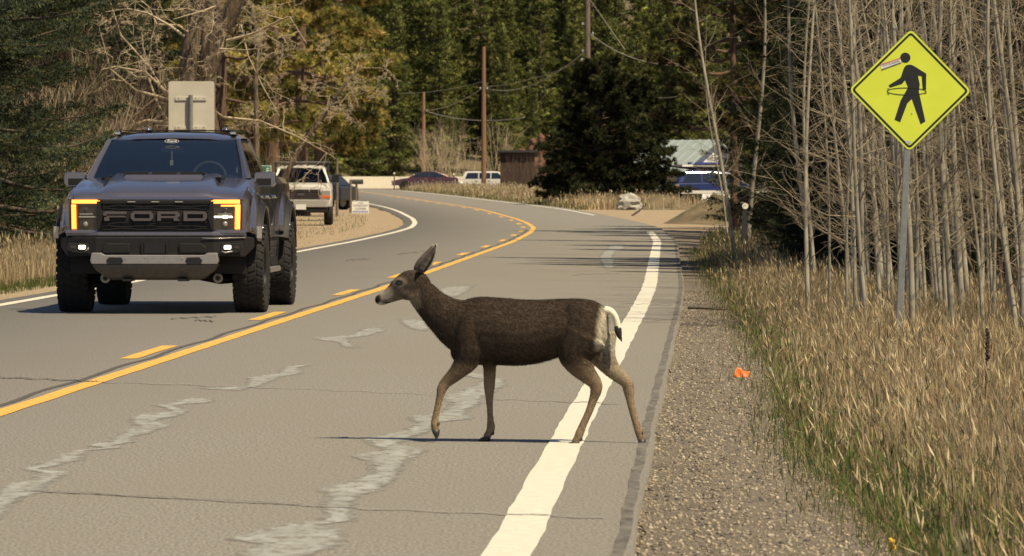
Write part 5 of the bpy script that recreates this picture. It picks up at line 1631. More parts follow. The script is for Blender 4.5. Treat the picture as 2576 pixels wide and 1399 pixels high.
    for s_ in (-1, 1):
        MB().prism([(s_ * .345, .595), (s_ * .475, .598), (s_ * .505, .565), (s_ * .49, .525), (s_ * .345, .525), (s_ * .325, .56)], -.060, -.02).build('tow_hook_slot', 'grille_black', sk)
        MB().cyl((s_ * .295, -.060, .588), .012, .012, 10, 'y').build('bolt', 'chrome', sk)
        MB().cyl((s_ * .10, -.058, .588), .004, .01, 8, 'y').build('bolt', 'grille_black', sk)
    # suspension
    for s_ in (-1, 1):
        MB().tube([(s_ * .38, .85, .42), (s_ * .62, .80, .36), (s_ * .80, .86, .36)], [.075, .060, .045], 8).build('control_arm', 'black_plastic', T)
        MB().cyl((s_ * .60, .715, .365), .052, .03, 16, 'y').build('arm_bushing', 'skid_silver', T)
        MB().cyl((s_ * .60, .700, .365), .026, .02, 12, 'y').build('arm_bolt', 'dark_metal', T)
        MB().tube([(s_ * .66, .96, .40), (s_ * .60, 1.02, .85)], .05, 10).build('shock_absorber', 'red_lens', T)
        MB().tube([(s_ * .2, AF, .50), (s_ * .8, AF, .47)], .04, 8).build('drive_shaft', 'black_plastic', T)
    MB().tube([(-.85, AR, .47), (.85, AR, .47)], .06, 10).build('rear_axle', 'black_plastic', T)
    MB().sphere((0, AR, .47), .16, .17, .16).build('differential', 'black_plastic', T, smooth=True)
    MB().box(-.5, .5, .5, 5.5, .52, .62).build('chassis', 'black_plastic', T)
    MB().box(-.34, -.24, -.0, .3, .345, .37).build('tow_eye', 'black_plastic', T); MB().box(.24, .34, 0, .3, .345, .37).build('tow_eye', 'black_plastic', T)
    for yy in (AF, AR):
        for s_ in (-1, 1): wheel('wheel', T, s_ * .935, yy, .47, .325, 34, s_)
    # cab: roof, pillars, glass
    NX = 13
    def wrow(z, y, xw, bow): return [(xw * (2 * i / (NX - 1) - 1), y + bow * (2 * i / (NX - 1) - 1) ** 2, z) for i in range(NX)]
    ws_b = wrow(1.425, 1.20, .80, .18); ws_t = wrow(1.848, 1.97, .665, .10)
    def lerp(a, b, f): return tuple(a[k] * (1 - f) + b[k] * f for k in range(3))
    rows = [[lerp(ws_b[i], ws_t[i], f) for i in range(NX)] for f in np.linspace(0, 1, 9)]
    rows = [[(p[0], p[1] - .03 * math.sin(math.pi * k / 8), p[2] + .012 * math.sin(math.pi * k / 8)) for p in r_] for k, r_ in enumerate(rows)]
    wsg = MB().loft(rows, caps=False, closed=False).build('windscreen', 'windscreen_glass', T, smooth=True)
    # black ceramic band round the glass
    band = MB()
    def off(p, d): return (p[0], p[1] + d * .85, p[2] - d * .5)
    for (k0, k1) in ((0, .045), (.91, 1.0)):
        ra = [off(lerp(ws_b[i], ws_t[i], k0), .006) for i in range(NX)]; rb = [off(lerp(ws_b[i], ws_t[i], k1), .006) for i in range(NX)]
        band.loft([ra, rb], caps=False, closed=False)
    band.build('windscreen_band', 'grille_black', wsg)
    MB().box(-.17, .17, 1.93, 2.0, 1.755, 1.80).build('sensor_pod', 'grille_black', wsg, bevel=.01)
    MB().box(-.13, .13, 1.86, 1.89, 1.70, 1.755).build('rear_view_mirror', 'interior', T, bevel=.01)
    text_mesh('lettering', 'Ford', .052, 'sticker_white', wsg, place_text(0, 1.845, 1.828) @ Matrix.Rotation(R(-50), 4, 'X') , .0004)
    el_o = [(.078 * math.cos(a), 1.828 + .021 * math.sin(a)) for a in np.linspace(0, 2 * math.pi, 25)[:-1]]; el_i = [(x * .94, 1.828 + (z - 1.828) * .86) for x, z in el_o]
    ring_prism(el_o, el_i, 1.838, 1.840).build('oval_badge', 'sticker_white', wsg)
    MB().tube([(0, 1.82, 1.72), (.004, 1.80, 1.62)], .004, 5).build('cord', 'sticker_white', T)
    MB().box(-.018, .018, 1.795, 1.80, 1.565, 1.62).build('hanging_tag', 'sticker_white', T, bevel=.003)
    for s_ in (-1, 1):
        # A pillar
        A0, A1 = Vector((s_ * .815, 1.37, 1.42)), Vector((s_ * .672, 2.06, 1.852))
        MB().loft([[(s_ * .80, 1.36, 1.415), (s_ * .865, 1.30, 1.425), (s_ * .895, 1.42, 1.43), (s_ * .83, 1.46, 1.42)], [(s_ * .668, 2.055, 1.85), (s_ * .70, 2.03, 1.862), (s_ * .725, 2.10, 1.858), (s_ * .69, 2.14, 1.84)]]).build('a_pillar', 'truck_paint', T, bevel=.012)
        # doors' glass and pillars
        def sp(y, f): return (s_ * (.885 - .175 * f - .02 * f * f), y, 1.428 + .415 * f)
        def pane(y0b, y1b, y0t, y1t, nm='side_window'):
            o = MB().loft([[sp(y0b + (y0t - y0b) * f, f) for f in np.linspace(.02, .96, 6)], [sp(y1b + (y1t - y1b) * f, f) for f in np.linspace(.02, .96, 6)]], caps=False, closed=False).build(nm, 'side_glass', T, smooth=True)
        pane(1.55, 2.45, 2.16, 2.45); pane(2.53, 3.25, 2.53, 3.20)
        for (yb, yt, wd, m_) in ((2.45, 2.45, .08, 'black_plastic'), (3.25, 3.20, .40, 'truck_paint')):
            MB().loft([[sp(yb + (yt - yb) * f, f) for f in np.linspace(0, 1, 6)] + [(p[0] - s_ * .03, p[1], p[2]) for p in [sp(yb + (yt - yb) * f, f) for f in np.linspace(1, 0, 6)]],
                       [sp(yb + wd + (yt - yb) * f, f) for f in np.linspace(0, 1, 6)] + [(p[0] - s_ * .03, p[1], p[2]) for p in [sp(yb + wd + (yt - yb) * f, f) for f in np.linspace(1, 0, 6)]]]).build('pillar', m_, T)
        MB().tube([sp(1.42, 0.0), sp(1.75, .38), sp(2.12, .93), sp(2.6, .97), sp(3.25, .96)], .016, 6).build('window_frame', 'black_plastic', T, smooth=True)
        MB().tube([sp(1.40, -.01), sp(3.3, -.01)], .014, 6).build('belt_trim', 'black_plastic', T, smooth=True)
        # doors: shut lines, handles
        for yy in (1.52, 2.47, 3.38):
            MB().box(min(s_ * .9855, s_ * .9885), max(s_ * .9855, s_ * .9885), yy - .006, yy + .006, .56, 1.33).build('door_gap', 'grille_black', T)
        for yy in (2.28, 3.18):
            MB().box(min(s_ * .975, s_ * 1.025), max(s_ * .975, s_ * 1.025), yy - .11, yy + .11, 1.205, 1.245).build('door_handle', 'chrome', T, bevel=.012)
        MB().box(min(s_ * .86, s_ * 1.04), max(s_ * .86, s_ * 1.04), 1.62, 3.6, .40, .455).build('side_step', 'skid_silver' , T, bevel=.015)
        MB().box(min(s_ * .90, s_ * .985), max(s_ * .90, s_ * .985), 1.6, 3.9, .46, .56).build('rocker', 'black_plastic', T, bevel=.02)
        # mirrors
        x0 = .905
        mr = MB().loft([[(s_ * (x0 + a), yy, zz) for a, zz in ((.02, 1.335), (.20, 1.33), (.235, 1.37), (.235, 1.47), (.21, 1.495), (.02, 1.49), (0, 1.46), (0, 1.365))] for yy in (1.58, 1.60, 1.70, 1.74)]).build('wing_mirror', 'truck_paint', T, bevel=.012)
        MB().box(min(s_ * (x0 + .03), s_ * (x0 + .19)), max(s_ * (x0 + .03), s_ * (x0 + .19)), 1.573, 1.585, 1.352, 1.425).build('mirror_lower', 'black_plastic', mr, bevel=.006)
        MB().box(min(s_ * (x0 + .01), s_ * (x0 + .22)), max(s_ * (x0 + .01), s_ * (x0 + .22)), 1.742, 1.748, 1.35, 1.48).build('mirror_glass', 'chrome', mr)
        MB().tube([(s_ * .86, 1.66, 1.375), (s_ * (x0 + .05), 1.66, 1.37)], .03, 8).build('mirror_arm', 'black_plastic', mr)
    # roof
    RR = []
    for (y, zz, xw, dr) in [(1.955, 1.848, .655, .004), (2.02, 1.872, .675, .02), (2.15, 1.897, .69, .045), (2.5, 1.925, .70, .065), (3.0, 1.93, .70, .07), (3.4, 1.91, .69, .06), (3.58, 1.86, .67, .03)]:
        bow = .085 if y < 2.3 else 0
        pts = [(xw, zz - dr - .012), (xw + .02, zz - dr + .004), (xw - .04, zz - .02), (xw * .6, zz + .004), (0, zz + .012)]
        RR.append((y, pts))
    rings = []
    for y, pts in RR:
        right = [(x, y + (.10 * (x / .7) ** 2 if y < 2.3 else 0), z) for x, z in pts]
        rings.append(right + [(-x, yy, z) for x, yy, z in right if x > 1e-6][::-1])
    rf = MB().loft(rings).build('roof', 'truck_paint', T, auto=40)
    for s_ in (-1, 1):
        MB().box(min(s_ * .60, s_ * .66), max(s_ * .60, s_ * .66), 2.2, 3.4, 1.90, 1.935).build('roof_rail', 'chrome', rf, bevel=.008)
    for x in (-.33, .52): MB().sphere((x, 2.6, 1.955), .045, .10, .030, 10, 6).build('roof_antenna', 'truck_paint', rf, smooth=True)
    MB().box(-.60, .60, 2.5, 3.2, 1.944, 1.952).build('roof_panel', 'black_plastic', rf)
    MB().prism([(-.66, 1.43), (.66, 1.43), (.62, 1.84), (-.62, 1.84)], 3.55, 3.57).build('rear_glass', 'side_glass', T)
    for s_ in (-1, 1): MB().prism([(s_ * .64, 1.43), (s_ * .88, 1.43), (s_ * .70, 1.85), (s_ * .60, 1.85)], 3.54, 3.6).build('c_pillar', 'truck_paint', T)
    # interior
    MB().loft([[(-.80, 1.42, 1.30), (.80, 1.42, 1.30), (.80, 1.42, 1.43), (-.80, 1.42, 1.43)], [(-.80, 1.78, 1.30), (.80, 1.78, 1.30), (.80, 1.78, 1.462), (-.80, 1.78, 1.462)]]).build('dashboard', 'interior', T, bevel=.02)
    MB().box(-.8, .8, 1.5, 3.5, 1.15, 1.19).build('cabin_floor', 'interior', T)
    for s_ in (-1, 1):
        MB().loft([[(s_ * .40 - .24, 2.35, 1.2), (s_ * .40 + .24, 2.35, 1.2), (s_ * .40 + .24, 2.47, 1.2), (s_ * .40 - .24, 2.47, 1.2)], [(s_ * .40 - .23, 2.45, 1.64), (s_ * .40 + .23, 2.45, 1.64), (s_ * .40 + .23, 2.56, 1.64), (s_ * .40 - .23, 2.56, 1.64)]]).build('seat', 'interior', T, bevel=.05)
        MB().box(s_ * .40 - .13, s_ * .40 + .13, 2.48, 2.57, 1.66, 1.79).build('headrest', 'interior', T, bevel=.04)
        MB().tube([(s_ * .72, 1.62, 1.48), (s_ * .735, 1.80, 1.60), (s_ * .69, 1.95, 1.70)], .022, 6).build('grab_handle', 'interior_grey', T, smooth=True)
    MB().box(-.70, .70, 3.10, 3.25, 1.2, 1.66).build('rear_seat', 'interior', T, bevel=.05)
    MB().tube([(.40 + .18 * math.cos(a), 1.88 + .05 * math.sin(a), 1.43 + .17 * math.sin(a)) for a in np.linspace(0, 2 * math.pi, 25)], .016, 8, caps=False).build('steering_wheel', 'interior_grey', T, smooth=True)
    # wipers, cowl
    MB().loft([wrow(1.412, 1.14, .86, .18), wrow(1.432, 1.235, .82, .18)], caps=False, closed=False).build('cowl', 'black_plastic', T)
    for (xa, xb) in ((-.62, -.10), (-.02, .58)):
        ya = lambda x: 1.20 + .18 * (x / .8) ** 2
        MB().tube([(xa, ya(xa) - .02, 1.445), ((xa + xb) / 2, ya((xa + xb) / 2) + .0, 1.462), (xb, ya(xb) - .01, 1.45)], .010, 6).build('wiper', 'black_plastic', T)
        MB().tube([(xb, ya(xb) - .04, 1.43), ((xa + xb) / 2 + .05, ya((xa + xb) / 2) - .02, 1.468)], .014, 6).build('wiper_arm', 'black_plastic', T)
    # bed
    MB().box(-.86, .86, 3.7, 5.66, 1.43, 1.455).build('bed_cover', 'black_plastic', T, bevel=.01)
    MB().box(-.92, .92, 5.69, 5.74, .75, 1.42).build('tailgate', 'truck_paint', T, bevel=.02)
    for s_ in (-1, 1): MB().box(min(s_ * .86, s_ * .97), max(s_ * .86, s_ * .97), 5.69, 5.75, .95, 1.35).build('tail_light', 'red_lens', T, bevel=.015)
    MB().box(-.95, .95, 5.72, 5.90, .58, .74).build('rear_bumper', 'black_plastic', T, bevel=.03)
    return T
tag(raptor(), 'dark grey lifted pickup truck with amber running lights and big knobbly tyres', 'pickup truck')

# ------------------------------------------------------------------ parked white pickup
def white_pickup():
    Y = 178.0
    x, _ = px(757, 560, Y)
    T = empty('parked_pickup', (x, Y, float(H(x, Y)) + .02), R(1.5))
    AF, AR = .95, 4.45
    body = MB().loft(half_loft([
        (.10, [(.90, .62), (.96, .85), (.96, 1.10), (.90, 1.20), (.5, 1.22), (0, 1.23)]),
        (.30, [(.94, .60), (.985, .85), (.98, 1.12), (.90, 1.25), (.5, 1.28), (0, 1.29)]),
        (1.30, [(.95, .56), (.985, .85), (.97, 1.22), (.88, 1.33), (.5, 1.35), (0, 1.36)]),
        (1.55, [(.95, .52), (.985, .85), (.97, 1.26), (.90, 1.36), (.5, 1.36), (0, 1.36)]),
        (3.2, [(.95, .52), (.985, .85), (.97, 1.28), (.93, 1.36), (.5, 1.36), (0, 1.36)]),
        (5.6, [(.95, .60), (.985, .85), (.97, 1.28), (.93, 1.36), (.5, 1.36), (0, 1.36)])])).build('body', 'white_body', T, smooth=True)
    cut = []
    for yy in (AF, AR):
        for s_ in (-1, 1):
            c = MB().cyl((.66 if s_ > 0 else -1.2, yy, .42), .47, .54, 28, 'x').build('cutter', 'black_plastic'); c.parent = T; cut.append(c)
    bpy.context.view_layer.update()
    boolean_cut(body, cut)
    for yy in (AF, AR):
        for s_ in (-1, 1):
            wheel('wheel', T, s_ * .86, yy, .40, .27, 0, s_)
            MB().box(min(s_ * .60, s_ * .64), max(s_ * .60, s_ * .64), yy - .5, yy + .5, .45, .9).build('inner_fender', 'black_plastic', T)
    g = MB().box(-.62, .62, .06, .10, .83, 1.13).build('grille', 'black_plastic', T, bevel=.01)
    for z in (.89, .95, 1.01, 1.07): MB().box(-.58, .58, .04, .065, z - .012, z + .012).build('grille_slat', 'letter_grey', g)
    ring_prism([(.62 * sx_, z) for sx_, z in ((-1, .82), (1, .82), (1, 1.14), (-1, 1.14))], [(.58 * sx_, z) for sx_, z in ((-1, .85), (1, .85), (1, 1.11), (-1, 1.11))], .02, .06).build('grille_surround', 'letter_grey', g)
    MB().prism([(.10 * math.cos(a), .98 + .045 * math.sin(a)) for a in np.linspace(0, 2 * math.pi, 21)[:-1]], .02, .04).build('oval_badge', 'letter_grey', g)
    for s_ in (-1, 1):
        h = MB().box(min(s_ * .64, s_ * .93), max(s_ * .64, s_ * .93), .07, .13, .88, 1.10).build('headlight', 'lamp_clear', T, bevel=.015)
        MB().box(min(s_ * .65, s_ * .935), max(s_ * .65, s_ * .935), .055, .12, .865, .945).build('indicator', 'orange_lens', h, bevel=.01)
        m_ = MB().box(min(s_ * .98, s_ * 1.2), max(s_ * .98, s_ * 1.2), 1.62, 1.74, 1.36, 1.62).build('wing_mirror', 'black_plastic', T, bevel=.03)
        MB().tube([(s_ * .92, 1.68, 1.42), (s_ * 1.02, 1.68, 1.42)], .025, 6).build('mirror_arm', 'black_plastic', m_)
        MB().loft([[(s_ * .80, 1.40, 1.35), (s_ * .90, 1.38, 1.36), (s_ * .90, 1.5, 1.36), (s_ * .82, 1.5, 1.35)], [(s_ * .66, 1.98, 1.82), (s_ * .74, 1.97, 1.84), (s_ * .75, 2.08, 1.84), (s_ * .68, 2.06, 1.82)]]).build('a_pillar', 'white_body', T, bevel=.015)
        MB().prism([(1.50, 1.37), (3.15, 1.37), (3.10, 1.80), (2.10, 1.80)], min(s_ * .80, s_ * .82), max(s_ * .80, s_ * .82), 'x').build('side_window', 'side_glass', T)
        MB().prism([(2.9, 1.36), (3.25, 1.36), (3.20, 1.84), (2.9, 1.84)], min(s_ * .74, s_ * .86), max(s_ * .74, s_ * .86), 'x').build('pillar', 'white_body', T)
    MB().loft([[(-.84, 1.36, 1.355), (-.3, 1.26, 1.365), (.3, 1.26, 1.365), (.84, 1.36, 1.355)], [(-.70, 2.0, 1.82), (-.25, 1.94, 1.835), (.25, 1.94, 1.835), (.70, 2.0, 1.82)]], caps=False, closed=False).build('windscreen', 'side_glass', T, smooth=True)
    rf = MB().loft(half_loft([(1.93, [(.70, 1.80), (.735, 1.825), (.6, 1.865), (0, 1.885)]), (2.15, [(.73, 1.81), (.77, 1.84), (.62, 1.90), (0, 1.925)]), (3.2, [(.73, 1.81), (.77, 1.84), (.62, 1.90), (0, 1.92)])])).build('roof', 'white_body', T, auto=40)
    for x in (-.52, -.2, 0, .2, .52): MB().box(x - .04, x + .04, 2.0, 2.12, 1.885, 1.925).build('roof_lamp', 'orange_lens' if False else 'black_plastic', rf, bevel=.01)
    MB().box(-.78, .78, 3.1, 3.2, 1.2, 1.84).build('cab_back', 'interior', T)
    MB().box(-.80, .80, 1.45, 1.75, 1.25, 1.37).build('dashboard', 'interior', T)
    for s_ in (-1, 1): MB().box(s_ * .40 - .22, s_ * .40 + .22, 2.5, 2.65, 1.1, 1.72).build('seat', 'interior', T, bevel=.04)
    b = MB().loft([[(-1.0, .22, .60), (-1.0, .22, .80), (-1.0, .4, .80), (-1.0, .4, .60)], [(-.80, .0, .58), (-.80, .0, .815), (-.80, .3, .815), (-.80, .3, .58)], [(.80, .0, .58), (.80, .0, .815), (.80, .3, .815), (.80, .3, .58)], [(1.0, .22, .60), (1.0, .22, .80), (1.0, .4, .80), (1.0, .4, .60)]]).build('bumper', 'chrome_dull', T, bevel=.02)
    MB().box(-.85, .85, .04, .3, .40, .60).build('air_dam', 'black_plastic', T, bevel=.02)
    pl = MB().box(-.165, .165, -.02, .0, .50, .66).build('number_plate', 'plate', T, bevel=.006)
    # dark ladder rack over the roof
    for yy in (2.9, 5.2): 
        for s_ in (-1, 1): MB().tube([(s_ * .84, yy, 1.3), (s_ * .84, yy, 2.0)], .03, 6).build('rack_upright', 'dark_metal', T)
    for s_ in (-1, 1): MB().tube([(s_ * .84, 2.3, 2.0), (s_ * .84, 5.4, 2.0)], .035, 6).build('rack_rail', 'dark_metal', T)
    for yy in (2.35, 3.2, 4.2, 5.2): MB().tube([(-.90, yy, 2.0), (.90, yy, 2.0)], .04, 6).build('rack_bar', 'dark_metal', T)
    MB().box(-.9, .9, 5.55, 5.62, .7, 1.34).build('tailgate', 'white_body', T)
    return T
mat('chrome_dull', (.50, .47, .42), None, rough=.35, metal=.6)
tag(white_pickup(), 'older white pickup with a black grille and ladder rack parked on the dirt', 'pickup truck')

# ------------------------------------------------------------------ side-on cars
def side_car(name, L, lower, roof, belt, m, wheels, rw, windows, hw=.88, tumble=.16, wheel_m='chrome_dull'):
    """car along local x: front at -x; profiles of (x,z)"""
    T = empty(name)
    def shell(prof, w0, w1, nm, mm, bev, parent=T):
        mb = MB(); n = len(prof)
        zs = [p[1] for p in prof]; z0, z1 = min(zs), max(zs)
        V = []
        for s_ in (-1, 1):
            V += [(x, s_ * (w0 + (w1 - w0) * (z - z0) / (z1 - z0)), z) for x, z in prof]
        F = [tuple(range(n)), tuple(range(2 * n - 1, n - 1, -1))] + [(i, n + i, n + (i + 1) % n, (i + 1) % n) for i in range(n)]
        return mb.add(V, F).build(nm, mm, parent, bevel=bev)
    body = shell(lower, hw, hw - .03, 'body', m, .05)
    top = shell(roof, hw - .03, hw - .03 - tumble, 'cabin', m, .05)
    zs = [p[1] for p in roof]; z0, z1 = min(zs), max(zs)
    for w in windows:
        for s_ in (-1, 1):
            off_ = .008
            V = []
            for e in (off_, -.01):
                V += [(x, s_ * (hw - .03 - tumble * (z - z0) / (z1 - z0) + e), z) for x, z in w]
            n = len(w)
            F = [tuple(range(n)), tuple(range(2 * n - 1, n - 1, -1))] + [(i, n + i, n + (i + 1) % n, (i + 1) % n) for i in range(n)]
            MB().add(V, F).build('window', 'side_glass_dark', top)
    for wx in wheels:
        for s_ in (-1, 1):
            w = wheel('wheel', T, 0, 0, rw, .22, 0, 1 if True else 1, wheel_m, rw * .66, 5)
            w.rotation_euler = (0, 0, R(90) * s_); w.location = (wx, s_ * (hw - .10), rw)
            MB().cyl((wx, s_ * hw - .004 if s_ > 0 else -hw - .006, rw + .02), rw * 1.14, .010, 26, 'y').build('wheel_arch', 'black_plastic', T)
    return T, body, top
mat('side_glass_dark', (.012, .016, .020), None, rough=.05, spec=.8, coat=.5)
mat('red_body', (.075, .018, .020), None, rough=.28, coat=1.0, metal=.3)
mat('blue_body', (.011, .02, .10), None, rough=.35, coat=.3, metal=.2)
mat('suv_body', (.60, .57, .50), None, rough=.3, coat=.6)
# dark red sedan
lower = [(-2.40, .38), (-2.42, .60), (-2.25, .74), (-1.35, .90), (-.95, .95), (1.75, 1.0), (2.30, .97), (2.42, .85), (2.43, .50), (2.35, .36)]
roof = [(-1.20, .91), (-.62, 1.22), (-.20, 1.38), (.30, 1.44), (.75, 1.42), (1.25, 1.26), (1.85, .99)]
wins = [[(-.95, .99), (-.52, 1.24), (-.15, 1.36), (.28, 1.39), (.28, .99)], [(.34, .99), (.34, 1.39), (.72, 1.37), (1.16, 1.22), (1.35, 1.06), (1.30, .99)]]
T, b, top = side_car('parked_sedan', 4.85, lower, roof, 1.0, 'red_body', (-1.45, 1.40), .33, wins)
X, _ = px(1068, 0, 413); T.location = (X, 413, float(H(X, 413)) - .02); T.rotation_euler = (0, 0, R(4))
for s_ in (-1, 1):
    MB().box(2.28, 2.445, s_ * .62 - .2, s_ * .62 + .2, .74, .90).build('tail_light', 'red_lens', T, bevel=.02)
    MB().box(-2.40, -2.15, s_ * .68 - .15, s_ * .68 + .15, .62, .73).build('headlight', 'lamp_clear', T, bevel=.02)
    for xx in (-.05, .95): MB().box(xx, xx + .2, s_ * .87 - .02, s_ * .87 + .02, .86, .89).build('door_handle', 'chrome', T)
MB().box(2.40, 2.46, -.25, .25, .50, .62).build('number_plate', 'plate', T)
tag(T, 'dark red sedan parked side-on behind the tall dry grass', 'sedan')
# white SUV
lower = [(-2.35, .45), (-2.36, .95), (-2.28, 1.08), (.9, 1.10), (1.2, 1.08), (2.2, .98), (2.32, .8), (2.32, .45)]
roof = [(-2.28, 1.08), (-2.05, 1.62), (-1.9, 1.70), (.2, 1.70), (.6, 1.62), (1.15, 1.09)]
wins = [[(-2.02, 1.14), (-1.84, 1.58), (-1.02, 1.58), (-1.02, 1.14)], [(-.95, 1.14), (-.95, 1.58), (-.1, 1.58), (-.1, 1.14)], [(-.03, 1.14), (-.03, 1.58), (.45, 1.58), (.92, 1.14)]]
T, b, top = side_car('parked_suv', 4.65, lower, roof, 1.1, 'suv_body', (-1.35, 1.35), .36, wins, hw=.92)
X, _ = px(1240, 0, 424); T.location = (X, 424, float(H(X, 424))); T.rotation_euler = (0, 0, R(-6))
for s_ in (-1, 1):
    MB().box(-2.38, -2.24, s_ * .82 - .08, s_ * .82 + .10, .82, 1.06).build('tail_light', 'red_lens', T, bevel=.02)
    MB().tube([(-1.8, s_ * .66, 1.75), (.1, s_ * .66, 1.75)], .025, 6).build('roof_rail', 'dark_metal', T)
    for xx in (-1.25, -.3): MB().box(xx, xx + .2, s_ * .905 - .02, s_ * .905 + .02, .98, 1.02).build('door_handle', 'chrome', T)
MB().box(-2.45, -2.33, -.85, .85, .48, .66).build('bumper', 'black_plastic', T, bevel=.03)
tag(T, 'white SUV with a red tail light parked beside the reddish utility pole', 'SUV')
# blue wagon with a kayak on the roof
lower = [(-2.35, .42), (-2.36, .78), (-2.28, .95), (.95, .98), (1.3, .95), (2.2, .84), (2.34, .66), (2.34, .40)]
roof = [(-2.26, .95), (-1.98, 1.42), (-1.80, 1.50), (.1, 1.50), (.5, 1.44), (1.25, .96)]
wins = [[(-1.98, 1.02), (-1.80, 1.38), (-1.05, 1.40), (-1.05, 1.02)], [(-.97, 1.02), (-.97, 1.40), (-.15, 1.40), (-.15, 1.02)], [(-.07, 1.02), (-.07, 1.40), (.42, 1.36), (.95, 1.02)]]
T, b, top = side_car('parked_wagon', 4.7, lower, roof, 1.0, 'blue_body', (-1.40, 1.30), .33, wins, hw=.86)
X, _ = px(1690, 0, 276); T.location = (X + 2.3, 278, float(H(X, 278)) + .05); T.rotation_euler = (0, 0, R(14))
for s_ in (-1, 1):
    tlp = MB().box(-2.40, -2.16, s_ * .74 - .10, s_ * .74 + .13, .68, .88).build('tail_light', 'red_lens', T, bevel=.02)
    MB().box(-2.40, -2.16, s_ * .74 - .10, s_ * .74 + .132, .80, .885).build('reverse_lamp', 'lamp_clear', tlp, bevel=.01)
    MB().box(-2.30, 2.30, s_ * .87 - .015, s_ * .87 + .015, .42, .58).build('lower_cladding', 'suv_body', T, bevel=.01)
for xx in (-1.4, .0): MB().tube([(xx, -.72, 1.56), (xx, .72, 1.56)], .025, 6).build('roof_bar', 'dark_metal', T)
MB().box(-2.44, -2.33, -.82, .82, .42, .62).build('bumper', 'suv_body', T, bevel=.03)
MB().box(-2.345, -2.20, -.6, .6, 1.02, 1.30).build('rear_window', 'side_glass_dark', T, bevel=.03)
tag(T, 'blue station wagon parked beyond the driveway under a dark kayak', 'station wagon')
mat('kayak_dark', (.022, .018, .018), (.035, .028, .027), scale=3, rough=.4)
ks = []
for t in np.linspace(0, 1, 17):
    w = .36 * math.sin(math.pi * min(max(t, .02), .98)) ** .6; h_ = .17 * math.sin(math.pi * min(max(t, .02), .98)) ** .5
    ks.append([(-2.3 + 4.6 * t, w * math.cos(a), .05 * (2 * t - 1) ** 2 + h_ * math.sin(a) * (1 if math.sin(a) > 0 else .9)) for a in np.linspace(0, 2 * math.pi, 15)[:-1]])
K = empty('kayak', (T.location.x - .15, T.location.y, T.location.z + 1.733)); K.rotation_euler = (0, 0, R(14))
MB().loft(ks).build('hull', 'kayak_dark', K, smooth=True)
MB().box(-1.75, -1.2, -.385, -.34, .02, .12).build('decal', 'sticker_white', K, bevel=.01)
MB().prism([(.15 + .45 * math.cos(a), .20 * math.sin(a)) for a in np.linspace(0, 2 * math.pi, 21)[:-1]], .15, .175, 'z').build('cockpit_rim', 'black_plastic', K)
tag(K, 'dark kayak strapped on the roof of the blue wagon', 'kayak')
# dark trailer-like shape and a white post behind
mat('dark_body', (.020, .022, .026), None, rough=.4, coat=.4)
lower = [(-1.9, .40), (-1.92, .80), (-1.7, .95), (-.9, 1.02), (1.5, 1.05), (1.9, .95), (1.92, .40)]
roof = [(-.95, 1.0), (-.45, 1.45), (.6, 1.5), (1.2, 1.42), (1.6, 1.04)]
wins = [[(-.75, 1.06), (-.38, 1.40), (.2, 1.44), (.2, 1.06)], [(.27, 1.06), (.27, 1.44), (.9, 1.40), (1.3, 1.06)]]
T, b, top = side_car('parked_hatchback', 3.9, lower, roof, 1.0, 'dark_body', (-1.2, 1.2), .31, wins, hw=.82)
X, _ = px(775, 0, 236); T.location = (X, 238, float(H(X, 238))); T.rotation_euler = (0, 0, R(-25))
tag(T, 'dark hatchback half hidden behind the white pickup', 'hatchback')
X, _ = px(1160, 0, 418); gz = float(H(X, 418))
T = empty('white_tank', (X, 418, gz))
MB().loft([[(r_ * math.cos(a), r_ * math.sin(a), z) for a in np.linspace(0, 2 * math.pi, 17)[:-1]] for r_, z in ((.20, 0), (.22, .1), (.22, .75), (.20, .88), (.12, .98), (.05, 1.02))]).build('drum', 'white_body', T, smooth=True)
MB().cyl((0, 0, 1.02), .06, .1, 10).build('valve', 'white_body', T)
tag(T, 'white upright tank standing between the red sedan and the white SUV', 'tank')

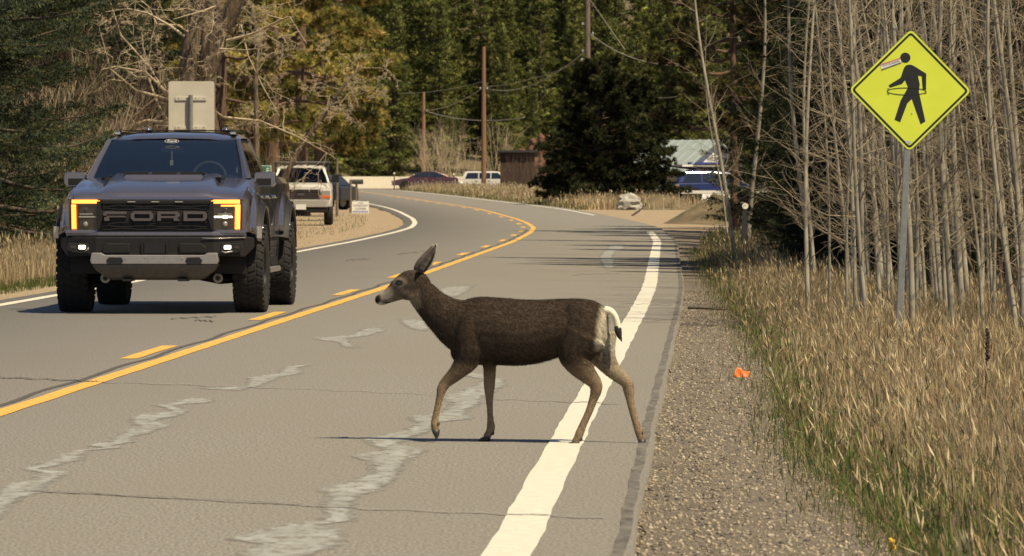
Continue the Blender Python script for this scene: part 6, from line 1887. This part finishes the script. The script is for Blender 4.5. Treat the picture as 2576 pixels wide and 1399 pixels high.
# ------------------------------------------------------------------ buildings
mat('shed_wood', (.055, .028, .018), (.028, .016, .012), scale=6, rough=.9, stretch=(4, 4, .5))
mat('roof_teal', (.40, .45, .42), (.36, .41, .38), scale=3, rough=.45, metal=.2)
mat('wall_white', (.74, .72, .68), (.68, .66, .62), scale=4, rough=.7)
mat('trim_blue', (.03, .045, .26), None, rough=.5)
X0, zt = px(1258, 378, 384); X1, _ = px(1345, 0, 384); gz = float(H(X0, 384))
S_ = empty('shed', ((X0 + X1) / 2, 384, gz)); w = (X1 - X0) / 2; h = zt - gz
nb = 9
for i in range(nb):
    a = -w + 2 * w * i / nb
    MB().box(a + .01, a + 2 * w / nb - .01, -.02 - .01 * (i % 2), .03, -.1, h - .12).build('plank', 'shed_wood', S_)
MB().box(-w + .02, w - .02, .035, 2.6, -.1, h - .14).build('wall', 'shed_wood', S_)
MB().prism([(-.35, h - .16), (2.9, h - .5), (2.9, h - .4), (-.35, h - .02)], -w - .2, w + .2, 'x').build('roof', 'dark_metal', S_)
tag(S_, 'dark brown wooden shed beside the reddish rock outcrop', 'shed')
Y = 306; XL, _ = px(1716, 0, Y); gz = float(H(XL, Y)) - .05
B_ = empty('white_house', (XL, Y, gz), R(35)); ev = px(0, 430, Y)[1] - gz; rh = px(0, 356, Y)[1] - gz; W_ = 4.4; D_ = 6.0
wl_ = MB().prism([(0, -.3), (W_, -.3), (W_, ev), (W_ / 2, rh), (0, ev)], 0, D_).build('wall', 'wall_white', B_)
for i in range(11): MB().box(.03 + i * .43, .07 + i * .43, -.022, .0, -.2, ev - .02).build('batten', 'wall_white', wl_)
for s_ in (-1, 1):
    e0 = W_ / 2 + s_ * (W_ / 2 + .35); sl_ = (rh - ev) / (W_ / 2); z0 = rh - sl_ * (W_ / 2 + .35)
    rf = MB().prism([(W_ / 2, rh + .02), (e0, z0 + .02), (e0, z0 + .10), (W_ / 2, rh + .10)], -.4, D_ + .3).build('roof', 'roof_teal', B_)
    for k in range(9): 
        yk = -.3 + k * .8
        MB().prism([(W_ / 2, rh + .102), (e0, z0 + .102), (e0, z0 + .135), (W_ / 2, rh + .135)], yk, yk + .05).build('roof_seam', 'roof_teal', rf)
zp = px(0, 416, Y)[1] - gz
MB().box(.55, .72, -.32, -.16, -.2, zp).build('porch_post', 'trim_blue', B_)
MB().box(.25, 3.6, -.325, -.155, zp + .003, zp + .16).build('porch_beam', 'trim_blue', B_)
tag(B_, 'white house with pale teal metal roof and blue porch post behind the wagon', 'house')
